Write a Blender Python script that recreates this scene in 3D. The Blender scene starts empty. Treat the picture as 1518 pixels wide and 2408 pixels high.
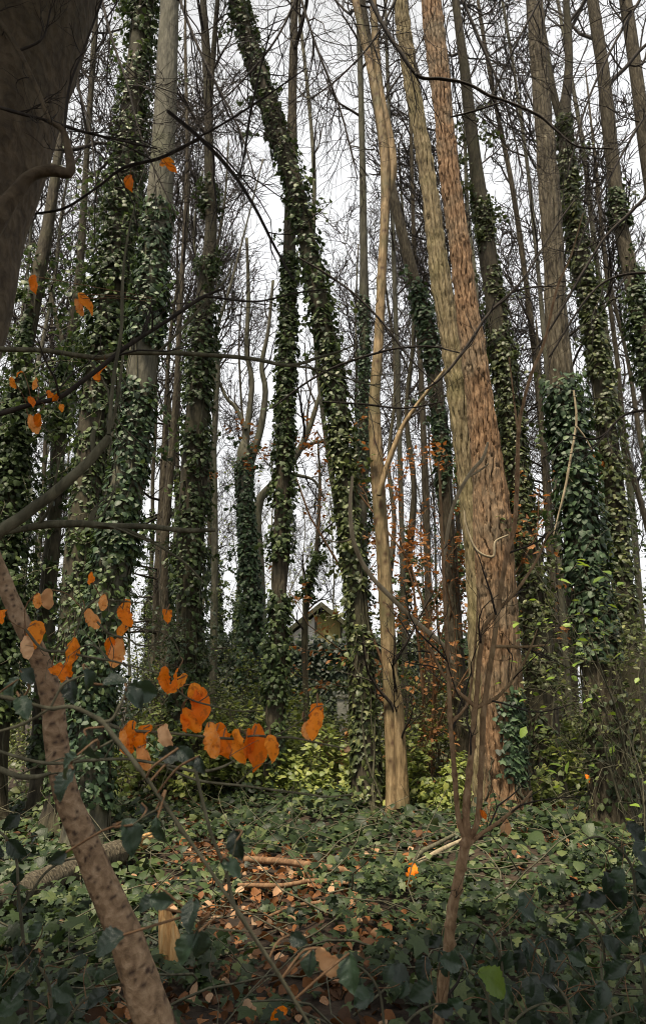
import bpy, math
import numpy as np
from mathutils import Matrix

# ------------------------------------------------------------------ camera, sky, sun, exposure
SC = bpy.context.scene
COL = SC.collection
R = math.radians
FPX, CX, CY = 1650.0, 759.0, 1204.0          # focal length and centre of a 1518 x 2408 picture
PITCH, CAMZ = R(15.0), 1.55

cam = bpy.data.cameras.new('camera'); cam_o = bpy.data.objects.new('camera', cam); COL.objects.link(cam_o)
cam.sensor_fit = 'VERTICAL'; cam.sensor_height = 36.0; cam.lens = 36.0 * FPX / 2408.0
cam.clip_start = 0.05; cam.clip_end = 2000
cam_o.location = (0, 0, CAMZ); cam_o.rotation_euler = (R(90) + PITCH, 0, 0)
cam.dof.use_dof = True; cam.dof.focus_distance = 7.0; cam.dof.aperture_fstop = 11.0
SC.camera = cam_o

SUN_EL, SUN_AZ = R(68), R(208)               # azimuth from +Y clockwise: behind the camera, a little to the left
world = bpy.data.worlds.new('World'); SC.world = world; world.use_nodes = True
nt = world.node_tree; nt.nodes.clear()
sky = nt.nodes.new('ShaderNodeTexSky'); sky.sky_type = 'NISHITA'; sky.sun_disc = False
sky.sun_elevation = SUN_EL; sky.sun_rotation = SUN_AZ; sky.dust_density = 4.0; sky.air_density = 1.0
hsv = nt.nodes.new('ShaderNodeHueSaturation'); hsv.inputs['Saturation'].default_value = 0.10
tc = nt.nodes.new('ShaderNodeTexCoord'); nz = nt.nodes.new('ShaderNodeTexNoise')
nz.inputs['Scale'].default_value = 1.6; nz.inputs['Detail'].default_value = 5.0
rmp = nt.nodes.new('ShaderNodeValToRGB')
rmp.color_ramp.elements[0].position = 0.38; rmp.color_ramp.elements[0].color = (7.0, 6.9, 6.75, 1)
rmp.color_ramp.elements[1].position = 0.62; rmp.color_ramp.elements[1].color = (10.6, 10.7, 10.9, 1)
mixc = nt.nodes.new('ShaderNodeMix'); mixc.data_type = 'RGBA'; mixc.inputs['Factor'].default_value = 0.72
bg = nt.nodes.new('ShaderNodeBackground'); bg.inputs['Strength'].default_value = 0.045
wo = nt.nodes.new('ShaderNodeOutputWorld')
L = nt.links.new
L(sky.outputs[0], hsv.inputs['Color']); L(tc.outputs['Generated'], nz.inputs['Vector'])
L(nz.outputs['Fac'], rmp.inputs['Fac'])
L(hsv.outputs[0], mixc.inputs[6]); L(rmp.outputs['Color'], mixc.inputs[7])
L(mixc.outputs[2], bg.inputs['Color']); L(bg.outputs[0], wo.inputs['Surface'])

sun = bpy.data.lights.new('sun', 'SUN'); sun_o = bpy.data.objects.new('sun', sun); COL.objects.link(sun_o)
sun.energy = 2.8; sun.angle = R(12); sun.color = (1.0, 0.86, 0.66)
sv = (math.sin(SUN_AZ) * math.cos(SUN_EL), math.cos(SUN_AZ) * math.cos(SUN_EL), math.sin(SUN_EL))
from mathutils import Vector
sun_o.rotation_euler = Vector(sv).to_track_quat('Z', 'Y').to_euler(); sun_o.location = (-6, -12, 20)

SC.view_settings.view_transform = 'Standard'; SC.view_settings.look = 'None'
SC.view_settings.gamma = 1.0; SC.view_settings.use_curve_mapping = False
SC.view_settings.exposure = 1.58
SC.cycles.filter_width = 1.05
SC.cycles.max_bounces = 6; SC.cycles.diffuse_bounces = 3; SC.cycles.transparent_max_bounces = 4

# ------------------------------------------------------------------ geometry helpers
rng = np.random.default_rng(11)
UP = np.array([0, 0, 1.0]); CAM = np.array([0, 0, CAMZ])
FWD = np.array([0, math.cos(PITCH), math.sin(PITCH)]); CUP = np.array([0, -math.sin(PITCH), math.cos(PITCH)])
TRIS = [0]

def gh(x, y):
    """height of the forest floor"""
    x = np.asarray(x, float); y = np.asarray(y, float)
    return (0.07 * np.sin(x * 0.9 + 0.4) * np.cos(y * 0.7 + 1.0) + 0.05 * np.sin(x * 2.1 + y * 1.3)
            + 0.10 * np.exp(-((x - 2.2) ** 2 + (y - 8.0) ** 2) / 2.5) + 0.006 * np.clip(y - 8, 0, 60))

def ray(px, py):
    d = FWD + np.array([1.0, 0, 0]) * (px - CX) / FPX - CUP * (py - CY) / FPX
    return d

def at(px, py, Y):
    """the point seen at a pixel of the plan drawing, on the upright plane Y metres in front"""
    d = ray(px, py); t = Y / d[1]
    return CAM + t * d

def pxm(px, py, Y):
    """metres per plan pixel there"""
    return (Y / ray(px, py)[1]) / FPX

def on_ground(px, py):
    d = ray(px, py); t = -CAM[2] / min(d[2], -0.02)
    for _ in range(12):
        p = CAM + t * d; t = (gh(p[0], p[1]) - CAM[2]) / min(d[2], -0.02)
    return CAM + t * d

def unit(v):
    v = np.asarray(v, float)
    return v / np.maximum(np.linalg.norm(v, axis=-1, keepdims=True), 1e-9)

class Noise:
    def __init__(s, seed, freq=1.0, n=9):
        g = np.random.default_rng(seed)
        s.k = g.normal(size=(n, 3)) * freq * g.uniform(0.5, 2.0, (n, 1)); s.p = g.uniform(0, 6.28, n)
    def __call__(s, p):
        return np.sin(p @ s.k.T + s.p).sum(-1) / math.sqrt(len(s.p) / 2.0) / 1.6       # about -1..1

def spline(P, n):
    """Catmull-Rom through the rows of P (any columns), n samples"""
    P = np.asarray(P, float)
    if len(P) == 2:
        t = np.linspace(0, 1, n)[:, None]; return P[0] * (1 - t) + P[1] * t
    d = np.r_[0, np.cumsum(np.maximum(np.linalg.norm(np.diff(P[:, :3], axis=0), axis=1), 1e-6))]
    Q = np.vstack([2 * P[0] - P[1], P, 2 * P[-1] - P[-2]])
    s = np.linspace(0, d[-1], n); i = np.clip(np.searchsorted(d, s, 'right') - 1, 0, len(P) - 2)
    t = ((s - d[i]) / (d[i + 1] - d[i]))[:, None]
    a, b, c, e = Q[i], Q[i + 1], Q[i + 2], Q[i + 3]
    return 0.5 * ((2 * b) + (c - a) * t + (2 * a - 5 * b + 4 * c - e) * t ** 2 + (3 * b - a - 3 * c + e) * t ** 3)

def frames(P):
    """tangent and two normals along (N,K,3) polylines"""
    T = np.gradient(P, axis=-2); T = unit(T)
    m = unit(P[..., -1, :] - P[..., 0, :]); ax = np.argmin(np.abs(m), axis=-1)
    ref = np.eye(3)[ax][..., None, :]
    U = unit(np.cross(T, np.broadcast_to(ref, T.shape))); V = np.cross(T, U)
    return T, U, V

def tubes(P, Rr, S=3):
    """(N,K,3) polylines with (N,K) radii -> verts, quads"""
    N, K = Rr.shape
    T, U, V = frames(P)
    a = np.arange(S) * 2 * np.pi / S
    ring = (U[:, :, None, :] * np.cos(a)[None, None, :, None] + V[:, :, None, :] * np.sin(a)[None, None, :, None])
    vs = P[:, :, None, :] + ring * Rr[:, :, None, None]
    idx = np.arange(N * K * S).reshape(N, K, S)
    j = np.roll(idx, -1, axis=2)
    q = np.stack([idx[:, :-1], j[:, :-1], j[:, 1:], idx[:, 1:]], -1).reshape(-1, 4)
    return vs.reshape(-1, 3), q

def trunk_surface(P, rad, S, relief=None, cap=True):
    """one tapering stem; relief(theta, arc, xyz) in metres is added to the radius"""
    P = np.asarray(P); K = len(P)
    T, U, V = frames(P[None]); T, U, V = T[0], U[0], V[0]
    arc = np.r_[0, np.cumsum(np.linalg.norm(np.diff(P, axis=0), axis=1))]
    a = np.arange(S) * 2 * np.pi / S
    A, Z = np.meshgrid(a, arc); rr = np.repeat(rad[:, None], S, 1)
    dirs = U[:, None] * np.cos(a)[None, :, None] + V[:, None] * np.sin(a)[None, :, None]
    if relief is not None:
        rr = rr + relief(A, Z, P[:, None] + dirs * rr[..., None], rr)
    vs = (P[:, None] + dirs * rr[..., None]).reshape(-1, 3)
    idx = np.arange(K * S).reshape(K, S); j = np.roll(idx, -1, 1)
    q = np.stack([idx[:-1], j[:-1], j[1:], idx[1:]], -1).reshape(-1, 4)
    if cap:
        vs = np.vstack([vs, P[-1] + T[-1] * rad[-1] * 0.25])
        c = len(vs) - 1
        q = np.vstack([q, np.stack([idx[-1], j[-1], np.full(S, c), np.full(S, c)], -1)])
    return vs, q

def mk(name, V, Fc, mat, parent=None, base=None, smooth=True, rnd=None, vattr=None):
    """one mesh object from arrays; base is subtracted (the parent's place)"""
    V = np.asarray(V, np.float32); Fc = np.asarray(Fc, np.int32)
    if base is not None: V = V - np.asarray(base, np.float32)
    me = bpy.data.meshes.new(name)
    if Fc.shape[1] == 4:
        tri = Fc[:, 2] == Fc[:, 3]; n = np.where(tri, 3, 4)
        loops = Fc[np.arange(4)[None, :] < n[:, None]]
    else:
        n = np.full(len(Fc), 3); loops = Fc.ravel()
    me.vertices.add(len(V)); me.vertices.foreach_set('co', V.ravel())
    me.loops.add(len(loops)); me.loops.foreach_set('vertex_index', loops.astype(np.int32))
    me.polygons.add(len(n)); st = np.r_[0, np.cumsum(n)[:-1]].astype(np.int32)
    me.polygons.foreach_set('loop_start', st)
    me.polygons.foreach_set('use_smooth', np.full(len(n), smooth, bool))
    me.update(calc_edges=True)
    if rnd is not None:
        a = me.attributes.new('rnd', 'FLOAT', 'FACE'); a.data.foreach_set('value', np.asarray(rnd, np.float32))
    for k, v in (vattr or {}).items():
        a = me.attributes.new(k, 'FLOAT', 'POINT'); a.data.foreach_set('value', np.asarray(v, np.float32))
    if mat: me.materials.append(mat)
    TRIS[0] += int((n - 2).sum())
    o = bpy.data.objects.new(name, me); COL.objects.link(o)
    if parent: o.parent = parent
    return o

def thing(name, label, cat, loc=(0, 0, 0), group=None):
    o = bpy.data.objects.new(name, None); COL.objects.link(o)
    o.location = [float(c) for c in loc]; o.empty_display_size = 0.2
    o['label'] = label; o['category'] = cat
    if group: o['group'] = group
    return o

def stuff(o): o['kind'] = 'stuff'; return o

def join(parts):
    V, F, n = [], [], 0
    for v, f in parts:
        if f.shape[1] == 3: f = np.c_[f, f[:, 2]]
        V.append(v); F.append(f + n); n += len(v)
    return np.vstack(V), np.vstack(F)

# ------------------------------------------------------------------ materials
def base_mat(name):
    m = bpy.data.materials.new(name); m.use_nodes = True
    n = m.node_tree.nodes; n.clear()
    out = n.new('ShaderNodeOutputMaterial'); p = n.new('ShaderNodeBsdfPrincipled')
    m.node_tree.links.new(p.outputs[0], out.inputs['Surface'])
    return m, n, m.node_tree.links.new, p, out

def ramp(n, cols):
    r = n.new('ShaderNodeValToRGB'); e = r.color_ramp.elements
    while len(e) < len(cols): e.new(0.5)
    for i, (pos, c) in enumerate(cols):
        e[i].position = pos; e[i].color = (*c, 1)
    return r

def leaf_mat(name, cols, rough=0.42, trans=0.18, tcol=(0.10, 0.16, 0.03), spec=0.5, bump=0.25, spots=None):
    m, n, l, p, out = base_mat(name)
    a = n.new('ShaderNodeAttribute'); a.attribute_name = 'rnd'
    oi = n.new('ShaderNodeObjectInfo')
    t = n.new('ShaderNodeTexCoord'); nz = n.new('ShaderNodeTexNoise'); nz.inputs['Scale'].default_value = 9.0
    nz.inputs['Detail'].default_value = 3.0
    l(t.outputs['Object'], nz.inputs['Vector'])
    add = n.new('ShaderNodeMath'); add.operation = 'MULTIPLY_ADD'
    add.inputs[1].default_value = 0.35; l(nz.outputs['Fac'], add.inputs[0]); l(a.outputs['Fac'], add.inputs[2])
    sub = n.new('ShaderNodeMath'); sub.operation = 'MULTIPLY_ADD'; sub.inputs[1].default_value = 0.12
    l(oi.outputs['Random'], sub.inputs[0]); l(add.outputs[0], sub.inputs[2])
    sb = n.new('ShaderNodeMath'); sb.operation = 'SUBTRACT'; sb.inputs[1].default_value = 0.2; l(sub.outputs[0], sb.inputs[0])
    r = ramp(n, cols); l(sb.outputs[0], r.inputs['Fac']); col = r.outputs['Color']
    if spots:                                                    # brown blotches and rims of dead leaves
        n4 = n.new('ShaderNodeTexNoise'); n4.inputs['Scale'].default_value = 5.5; n4.inputs['Detail'].default_value = 6.0; l(t.outputs['Object'], n4.inputs['Vector'])
        f4 = ramp(n, [(.54, (0, 0, 0)), (.66, (.8, .8, .8))]); l(n4.outputs['Fac'], f4.inputs['Fac'])
        m4 = n.new('ShaderNodeMix'); m4.data_type = 'RGBA'; l(f4.outputs['Color'], m4.inputs[0]); l(col, m4.inputs[6]); m4.inputs[7].default_value = (*spots, 1); col = m4.outputs[2]
    l(col, p.inputs['Base Color'])
    p.inputs['Roughness'].default_value = rough; p.inputs['Specular IOR Level'].default_value = spec
    n2 = n.new('ShaderNodeTexNoise'); n2.inputs['Scale'].default_value = 60.0; l(t.outputs['Object'], n2.inputs['Vector'])
    b = n.new('ShaderNodeBump'); b.inputs['Strength'].default_value = bump; b.inputs['Distance'].default_value = 0.01
    l(n2.outputs['Fac'], b.inputs['Height']); l(b.outputs[0], p.inputs['Normal'])
    tr = n.new('ShaderNodeBsdfTranslucent'); mx = n.new('ShaderNodeMixShader'); mx.inputs[0].default_value = trans
    hs = n.new('ShaderNodeMix'); hs.data_type = 'RGBA'; hs.inputs[0].default_value = 0.5; hs.inputs[7].default_value = (*tcol, 1)
    l(col, hs.inputs[6]); l(hs.outputs[2], tr.inputs['Color'])
    l(p.outputs[0], mx.inputs[1]); l(tr.outputs[0], mx.inputs[2]); l(mx.outputs[0], out.inputs['Surface'])
    return m

def bark_mat(name, dark, mid, light, scale=14.0, stretch=0.25, bump=0.6, moss=None, moss_amt=0.4, rough=0.85, mark=None, dist=0.02):
    m, n, l, p, out = base_mat(name)
    t = n.new('ShaderNodeTexCoord'); mp = n.new('ShaderNodeMapping'); mp.inputs['Scale'].default_value = (1, 1, stretch)
    l(t.outputs['Object'], mp.inputs['Vector'])
    nz = n.new('ShaderNodeTexNoise'); nz.inputs['Scale'].default_value = scale; nz.inputs['Detail'].default_value = 8.0
    nz.inputs['Roughness'].default_value = 0.65; nz.inputs['Distortion'].default_value = 0.6
    l(mp.outputs[0], nz.inputs['Vector'])
    r = ramp(n, [(0.30, dark), (0.5, mid), (0.72, light)]); l(nz.outputs['Fac'], r.inputs['Fac'])
    col = r.outputs['Color']
    n3 = n.new('ShaderNodeTexNoise'); n3.inputs['Scale'].default_value = 1.3; n3.inputs['Detail'].default_value = 4.0
    l(t.outputs['Object'], n3.inputs['Vector'])
    if moss:
        f = ramp(n, [(0.45, (0, 0, 0)), (0.65, (moss_amt,) * 3)]); l(n3.outputs['Fac'], f.inputs['Fac'])
        mx = n.new('ShaderNodeMix'); mx.data_type = 'RGBA'; l(f.outputs['Color'], mx.inputs[0])
        l(col, mx.inputs[6]); mx.inputs[7].default_value = (*moss, 1); col = mx.outputs[2]
    if mark:
        a = n.new('ShaderNodeAttribute'); a.attribute_name = 'mark'
        mx = n.new('ShaderNodeMix'); mx.data_type = 'RGBA'; l(a.outputs['Fac'], mx.inputs[0])
        l(col, mx.inputs[6]); mx.inputs[7].default_value = (*mark, 1); col = mx.outputs[2]
    l(col, p.inputs['Base Color']); p.inputs['Roughness'].default_value = rough
    p.inputs['Specular IOR Level'].default_value = 0.25
    v = n.new('ShaderNodeTexVoronoi'); v.inputs['Scale'].default_value = scale * 1.6; l(mp.outputs[0], v.inputs['Vector'])
    ad = n.new('ShaderNodeMath'); ad.operation = 'ADD'; l(nz.outputs['Fac'], ad.inputs[0]); l(v.outputs['Distance'], ad.inputs[1])
    b = n.new('ShaderNodeBump'); b.inputs['Strength'].default_value = bump; b.inputs['Distance'].default_value = dist
    l(ad.outputs[0], b.inputs['Height']); l(b.outputs[0], p.inputs['Normal'])
    return m

M = {}
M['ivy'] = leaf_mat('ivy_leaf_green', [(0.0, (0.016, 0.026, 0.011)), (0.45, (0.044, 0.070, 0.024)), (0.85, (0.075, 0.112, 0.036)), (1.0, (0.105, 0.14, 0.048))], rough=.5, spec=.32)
M['ivy_cool'] = leaf_mat('ivy_leaf_blue_green', [(0.0, (0.014, 0.026, 0.014)), (0.5, (0.038, 0.070, 0.034)), (0.9, (0.066, 0.112, 0.05)), (1.0, (0.09, 0.135, 0.058))], rough=.5, spec=.32)
M['ivy_olive'] = leaf_mat('ivy_leaf_olive', [(0.0, (0.030, 0.040, 0.014)), (0.5, (0.070, 0.092, 0.030)), (0.9, (0.115, 0.14, 0.045)), (1.0, (0.16, 0.165, 0.055))], rough=.46, spec=.4)
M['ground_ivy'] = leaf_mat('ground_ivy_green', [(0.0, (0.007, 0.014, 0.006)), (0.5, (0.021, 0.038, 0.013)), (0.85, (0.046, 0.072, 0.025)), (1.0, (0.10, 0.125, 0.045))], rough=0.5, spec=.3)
M['yellow_green'] = leaf_mat('young_leaf_yellow_green', [(0.0, (0.07, 0.10, 0.022)), (0.5, (0.16, 0.205, 0.05)), (1.0, (0.30, 0.33, 0.08))], rough=0.5, trans=0.3, tcol=(0.22, 0.28, 0.03))
M['bright_green'] = leaf_mat('young_leaf_bright_green', [(0.0, (0.08, 0.13, 0.02)), (0.5, (0.15, 0.24, 0.03)), (1.0, (0.22, 0.32, 0.05))], rough=0.5, trans=0.35, tcol=(0.3, 0.4, 0.03))
M['shrub_green'] = leaf_mat('shrub_leaf_green', [(0.0, (0.040, 0.055, 0.018)), (0.5, (0.10, 0.125, 0.04)), (1.0, (0.20, 0.21, 0.07))], rough=0.45, trans=.25)
M['dark_green'] = leaf_mat('evergreen_leaf_dark', [(0.0, (0.012, 0.022, 0.012)), (0.5, (0.026, 0.045, 0.022)), (1.0, (0.05, 0.075, 0.035))], rough=0.5)
M['bramble'] = leaf_mat('bramble_leaf_green', spec=.6, cols=[(0.0, (0.008, 0.017, 0.010)), (0.5, (0.018, 0.036, 0.021)), (1.0, (0.036, 0.068, 0.034))], rough=0.36, trans=0.10)
M['orange'] = leaf_mat('dead_leaf_orange', [(0.0, (0.85, 0.19, 0.006)), (0.5, (0.98, 0.27, 0.010)), (0.85, (0.98, 0.35, 0.03)), (1.0, (0.97, 0.50, 0.18))], rough=0.55, trans=0.45, tcol=(1.0, 0.28, 0.01), spec=0.3, spots=(.42, .10, .012))
M['pale_leaf'] = leaf_mat('dead_leaf_pale', [(0.0, (0.66, 0.36, 0.16)), (1.0, (0.80, 0.54, 0.32))], rough=0.6, trans=0.25, tcol=(0.8, 0.4, 0.2), spec=0.3)
M['litter'] = leaf_mat('leaf_litter_brown', [(0.0, (0.035, 0.018, 0.009)), (0.45, (0.10, 0.045, 0.018)), (0.8, (0.24, 0.098, 0.032)), (1.0, (0.38, 0.25, 0.15))], rough=0.7, trans=0.1, tcol=(0.4, 0.15, 0.03), spec=0.25)
M['rust'] = leaf_mat('rust_leaf', [(0.0, (0.11, 0.05, 0.018)), (0.5, (0.26, 0.12, 0.045)), (1.0, (0.44, 0.22, 0.08))], rough=0.6, trans=0.3, tcol=(0.5, 0.15, 0.02), spec=0.25)
M['bark_dark'] = bark_mat('bark_dark_olive', (0.020, 0.017, 0.012), (0.050, 0.042, 0.028), (0.10, 0.085, 0.055), moss=(0.055, 0.06, 0.025))
M['bark_grey'] = bark_mat('bark_grey_green', (0.035, 0.034, 0.025), (0.092, 0.087, 0.064), (0.165, 0.155, 0.115), moss=(0.10, 0.11, 0.05))
M['bark_red'] = bark_mat('bark_red_brown', (0.042, 0.024, 0.013), (0.185, 0.108, 0.056), (0.34, 0.225, 0.13), scale=26, stretch=.2, bump=0.8, dist=0.02, moss=(.13, .12, .085), moss_amt=.6)
M['bark_tan'] = bark_mat('bark_tan_yellow', (0.035, 0.026, 0.015), (0.17, 0.135, 0.075), (0.33, 0.27, 0.165), scale=26, stretch=.22, bump=0.8, moss=(0.17, 0.16, 0.06), dist=0.012)
M['bark_brown'] = bark_mat('bark_brown', (0.018, 0.014, 0.009), (0.066, 0.055, 0.036), (0.15, 0.13, 0.088), scale=22, stretch=.2, bump=0.8)
M['bark_smooth'] = bark_mat('bark_smooth_tan', (0.060, 0.042, 0.022), (0.22, 0.155, 0.080), (0.39, 0.29, 0.165), scale=15, stretch=0.2, bump=0.7, moss=(0.10, 0.095, 0.045), moss_amt=0.85, mark=(0.07, 0.038, 0.022), rough=0.7)
M['bark_beech'] = bark_mat('bark_beech_brown', (0.036, 0.027, 0.018), (0.078, 0.058, 0.036), (0.14, 0.108, 0.068), scale=16, stretch=0.8, bump=0.6, moss=(.05, .045, .025), rough=0.85)
M['bark_cherry'] = bark_mat('bark_cherry', (0.10, 0.064, 0.036), (0.23, 0.152, 0.088), (0.36, 0.26, 0.165), scale=30, stretch=1.0, bump=0.35, mark=(0.045, 0.026, 0.016), rough=0.7)
M['sapling_bark'] = bark_mat('sapling_bark', (0.09, 0.050, 0.028), (0.24, 0.150, 0.082), (0.38, 0.27, 0.165), scale=40, stretch=.5, bump=0.5, moss=(.12, .11, .05), dist=.006)
M['twig'] = bark_mat('twig_dark', (0.012, 0.010, 0.008), (0.026, 0.021, 0.017), (0.055, 0.045, 0.035), scale=30, bump=0.2)
M['twig_olive'] = bark_mat('twig_olive', (0.035, 0.034, 0.022), (0.085, 0.080, 0.050), (0.16, 0.15, 0.10), scale=30, bump=0.2)
M['twig_red'] = bark_mat('twig_red_brown', (0.075, 0.042, 0.022), (0.16, 0.092, 0.048), (0.28, 0.18, 0.10), scale=24, bump=0.3)
M['twig_pale'] = bark_mat('twig_pale', (0.14, 0.11, 0.065), (0.26, 0.215, 0.14), (0.40, 0.34, 0.23), scale=24, bump=0.2)
M['wood'] = bark_mat('broken_wood', (0.26, 0.13, 0.05), (0.46, 0.27, 0.11), (0.62, 0.44, 0.22), scale=26, stretch=0.12, bump=0.7)
M['soil'] = bark_mat('soil', (0.012, 0.009, 0.006), (0.03, 0.021, 0.014), (0.065, 0.045, 0.03), scale=9, stretch=1.0, bump=0.8)
M['plaster'] = bark_mat('white_plaster', (0.70, 0.68, 0.61), (0.80, 0.78, 0.72), (0.84, 0.83, 0.79), scale=4, stretch=0.6, bump=0.1)
M['roof'] = bark_mat('mossy_roof', (0.035, 0.034, 0.022), (0.075, 0.075, 0.045), (0.12, 0.12, 0.08), scale=8, stretch=1, bump=0.4)
M['shutter'] = bark_mat('yellow_painted_wood', (0.17, 0.145, 0.05), (0.29, 0.25, 0.09), (0.38, 0.34, 0.15), scale=12, stretch=0.2, bump=0.2)
M['concrete'] = bark_mat('grey_concrete', (0.16, 0.165, 0.14), (0.25, 0.255, 0.22), (0.34, 0.34, 0.30), scale=6, stretch=1, bump=0.3)

# ------------------------------------------------------------------ leaf shapes (x across, y to the tip, z the upper side)
def fan(outline, centre):
    V = [centre] + outline; n = len(outline)
    return np.array(V, float), np.array([[0, 1 + i, 1 + (i + 1) % n] for i in range(n)])

def ivy_shape():
    h = [(0.0, 0.06, -.01), (0.20, -0.10, -.06), (0.47, 0.02, -.12), (0.33, 0.26, -.05), (0.50, 0.50, -.13), (0.20, 0.56, -.04), (0.0, 1.0, -.14)]
    o = h + [(-x, y, z) for x, y, z in h[-2:0:-1]]
    return fan(o, (0, 0.30, 0.02))

def simple_ivy():
    V = np.array([(0, 0, 0), (0.42, 0.02, -.09), (0.40, 0.50, -.10), (0, 1, -.12), (-0.40, 0.50, -.10), (-0.42, 0.02, -.09), (0, .42, .03)], float)
    return V, np.array([[6, 0, 1], [6, 1, 2], [6, 2, 3], [6, 3, 4], [6, 4, 5], [6, 5, 0]])

def oval_shape(w=0.3):
    V = np.array([(0, 0, 0), (w, .38, .06), (w * .75, .72, .05), (0, 1, -.08), (-w * .75, .72, .05), (-w, .38, .06), (0, .45, 0)], float)
    return V, np.array([[6, 0, 1], [6, 1, 2], [6, 2, 3], [6, 3, 4], [6, 4, 5], [6, 5, 0]])

def diamond():
    V = np.array([(0, 0, 0), (.32, .5, .06), (0, 1, -.05), (-.32, .5, .06)], float)
    return V, np.array([[0, 1, 2], [0, 2, 3]])

def grid_leaf(seed, nu=6, nv=9, width=0.30, curl=0.25, crinkle=0.04, serr=0.0, fold=0.10, pw=0.8, roll=0.0):
    g = np.random.default_rng(seed); nzf = Noise(seed, 5.0)
    V = []
    for j in range(nv + 1):
        v = j / nv; w = width * (math.sin(math.pi * min(1, v * 0.97 + 0.03)) ** pw) * (1.0 - 0.12 * v)
        if serr: w *= 1 + serr * (1 if j % 2 else -1)
        w *= g.uniform(0.9, 1.1)
        for i in range(nu + 1):
            u = i / nu * 2 - 1
            V.append((u * w, v, 0))
    V = np.array(V); u = np.abs(V[:, 0])
    z = fold * u / width * width * 2 + crinkle * nzf(V) + 0.018 * np.cos(V[:, 1] * 36 - u * 28) * np.minimum(u * 12, 1)
    if roll:
        r_ = V[:, 0] / width * roll; z = z - (1 - np.cos(r_)) * width / roll; V[:, 0] = np.sin(r_) * width / roll
    ang = curl * V[:, 1] * 2; y = np.sin(ang) / max(curl * 2, 1e-3); z2 = -(1 - np.cos(ang)) / max(curl * 2, 1e-3)
    nzg = Noise(seed + 50, 14.0); e_ = np.minimum(u / width, 1) ** 2
    V = np.c_[V[:, 0] + crinkle * 0.35 * nzf(V + 5) + crinkle * .30 * e_ * nzg(V), y, z2 + z + crinkle * .45 * e_ * nzg(V + 2)]
    F = []
    for j in range(nv):
        for i in range(nu):
            a = j * (nu + 1) + i; F += [[a, a + 1, a + nu + 2], [a, a + nu + 2, a + nu + 1]]
    return V, np.array(F)

IVY, SIVY, OVAL, DIA = ivy_shape(), simple_ivy(), oval_shape(), diamond()
CURLY = [grid_leaf(s, 2, 4, 0.34, 0.5, 0.07) for s in (1, 2, 3)]

def leaf_frames(nrm, tip):
    z = unit(nrm); y = unit(tip - (tip * z).sum(-1, keepdims=True) * z); x = np.cross(y, z)
    return np.stack([x, y, z], -1)               # columns

def leaf_mesh(shape, pos, fr, size, g):
    V, F = shape; n = len(pos)
    W = np.einsum('nij,vj->nvi', fr, V) * size[:, None, None] + pos[:, None]
    Fc = (F[None] + (np.arange(n) * len(V))[:, None, None]).reshape(-1, 3)
    return W.reshape(-1, 3), Fc, np.repeat(g.uniform(0, 1, n), len(F))

_shared = {}
def shared_leaf(key, shape, mat, k=5):
    """k meshes shared by the single leaves of a kind"""
    kk = (key, mat.name)
    if kk not in _shared:
        L_ = []
        for i in range(k):
            s = shape[i % len(shape)] if isinstance(shape, list) else shape
            me = bpy.data.meshes.new(key); me.from_pydata([tuple(v) for v in s[0]], [], [tuple(int(c) for c in f) for f in s[1]])
            me.polygons.foreach_set('use_smooth', np.ones(len(me.polygons), bool))
            a = me.attributes.new('rnd', 'FLOAT', 'FACE'); a.data.foreach_set('value', np.full(len(me.polygons), (i + .5) / k, np.float32))
            me.materials.append(mat); L_.append(me)
        _shared[kk] = L_
    return _shared[kk]

def put_leaf(name, me, pos, fr, size, parent, base):
    o = bpy.data.objects.new(name, me); COL.objects.link(o); o.parent = parent
    m = Matrix.Identity(4)
    for i in range(3):
        for j in range(3): m[i][j] = float(fr[i][j] * size)
        m[i][3] = float(pos[i] - base[i])
    o.matrix_basis = m
    return o

# ------------------------------------------------------------------ branching
def grow(P, Rr, n, length, ang, up, K, g, t0=0.25, t1=1.0, rr=0.55, wig=0.22, rmin=0.004, wlen=True):
    """n children from every row of the (N,K,3) polylines, as (N*n,K,3)"""
    N, Kp = Rr.shape
    pi = np.repeat(np.arange(N), n); C = len(pi)
    t = (np.tile((np.arange(n) + 0.5) / n, N) + g.uniform(-.5, .5, C) / n) * (t1 - t0) + t0
    t = np.clip(t, 0, .999) * (Kp - 1); i = t.astype(int); f = (t - i)[:, None]
    p0 = P[pi, i] * (1 - f) + P[pi, i + 1] * f
    r0 = Rr[pi, i] * (1 - f[:, 0]) + Rr[pi, i + 1] * f[:, 0]
    T = unit(P[pi, i + 1] - P[pi, i])
    q = unit(np.cross(T, g.normal(size=(C, 3))))
    a = g.uniform(ang[0], ang[1], C)[:, None]
    d = unit(np.cos(a) * T + np.sin(a) * q)
    Ln = g.uniform(length[0], length[1], C)
    if wlen: Ln = Ln * (1.15 - 0.7 * t / (Kp - 1))
    pts = [p0]
    for k in range(K - 1):
        d = unit(d + g.normal(size=(C, 3)) * wig + UP * up)
        pts.append(pts[-1] + d * (Ln / (K - 1))[:, None])
    out = np.stack(pts, 1)
    rs = np.maximum(np.minimum(r0 * rr, Ln * 0.016 + rmin), rmin)
    tap = np.linspace(1, 0.35, K)
    return out, rs[:, None] * tap[None, :]

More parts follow.
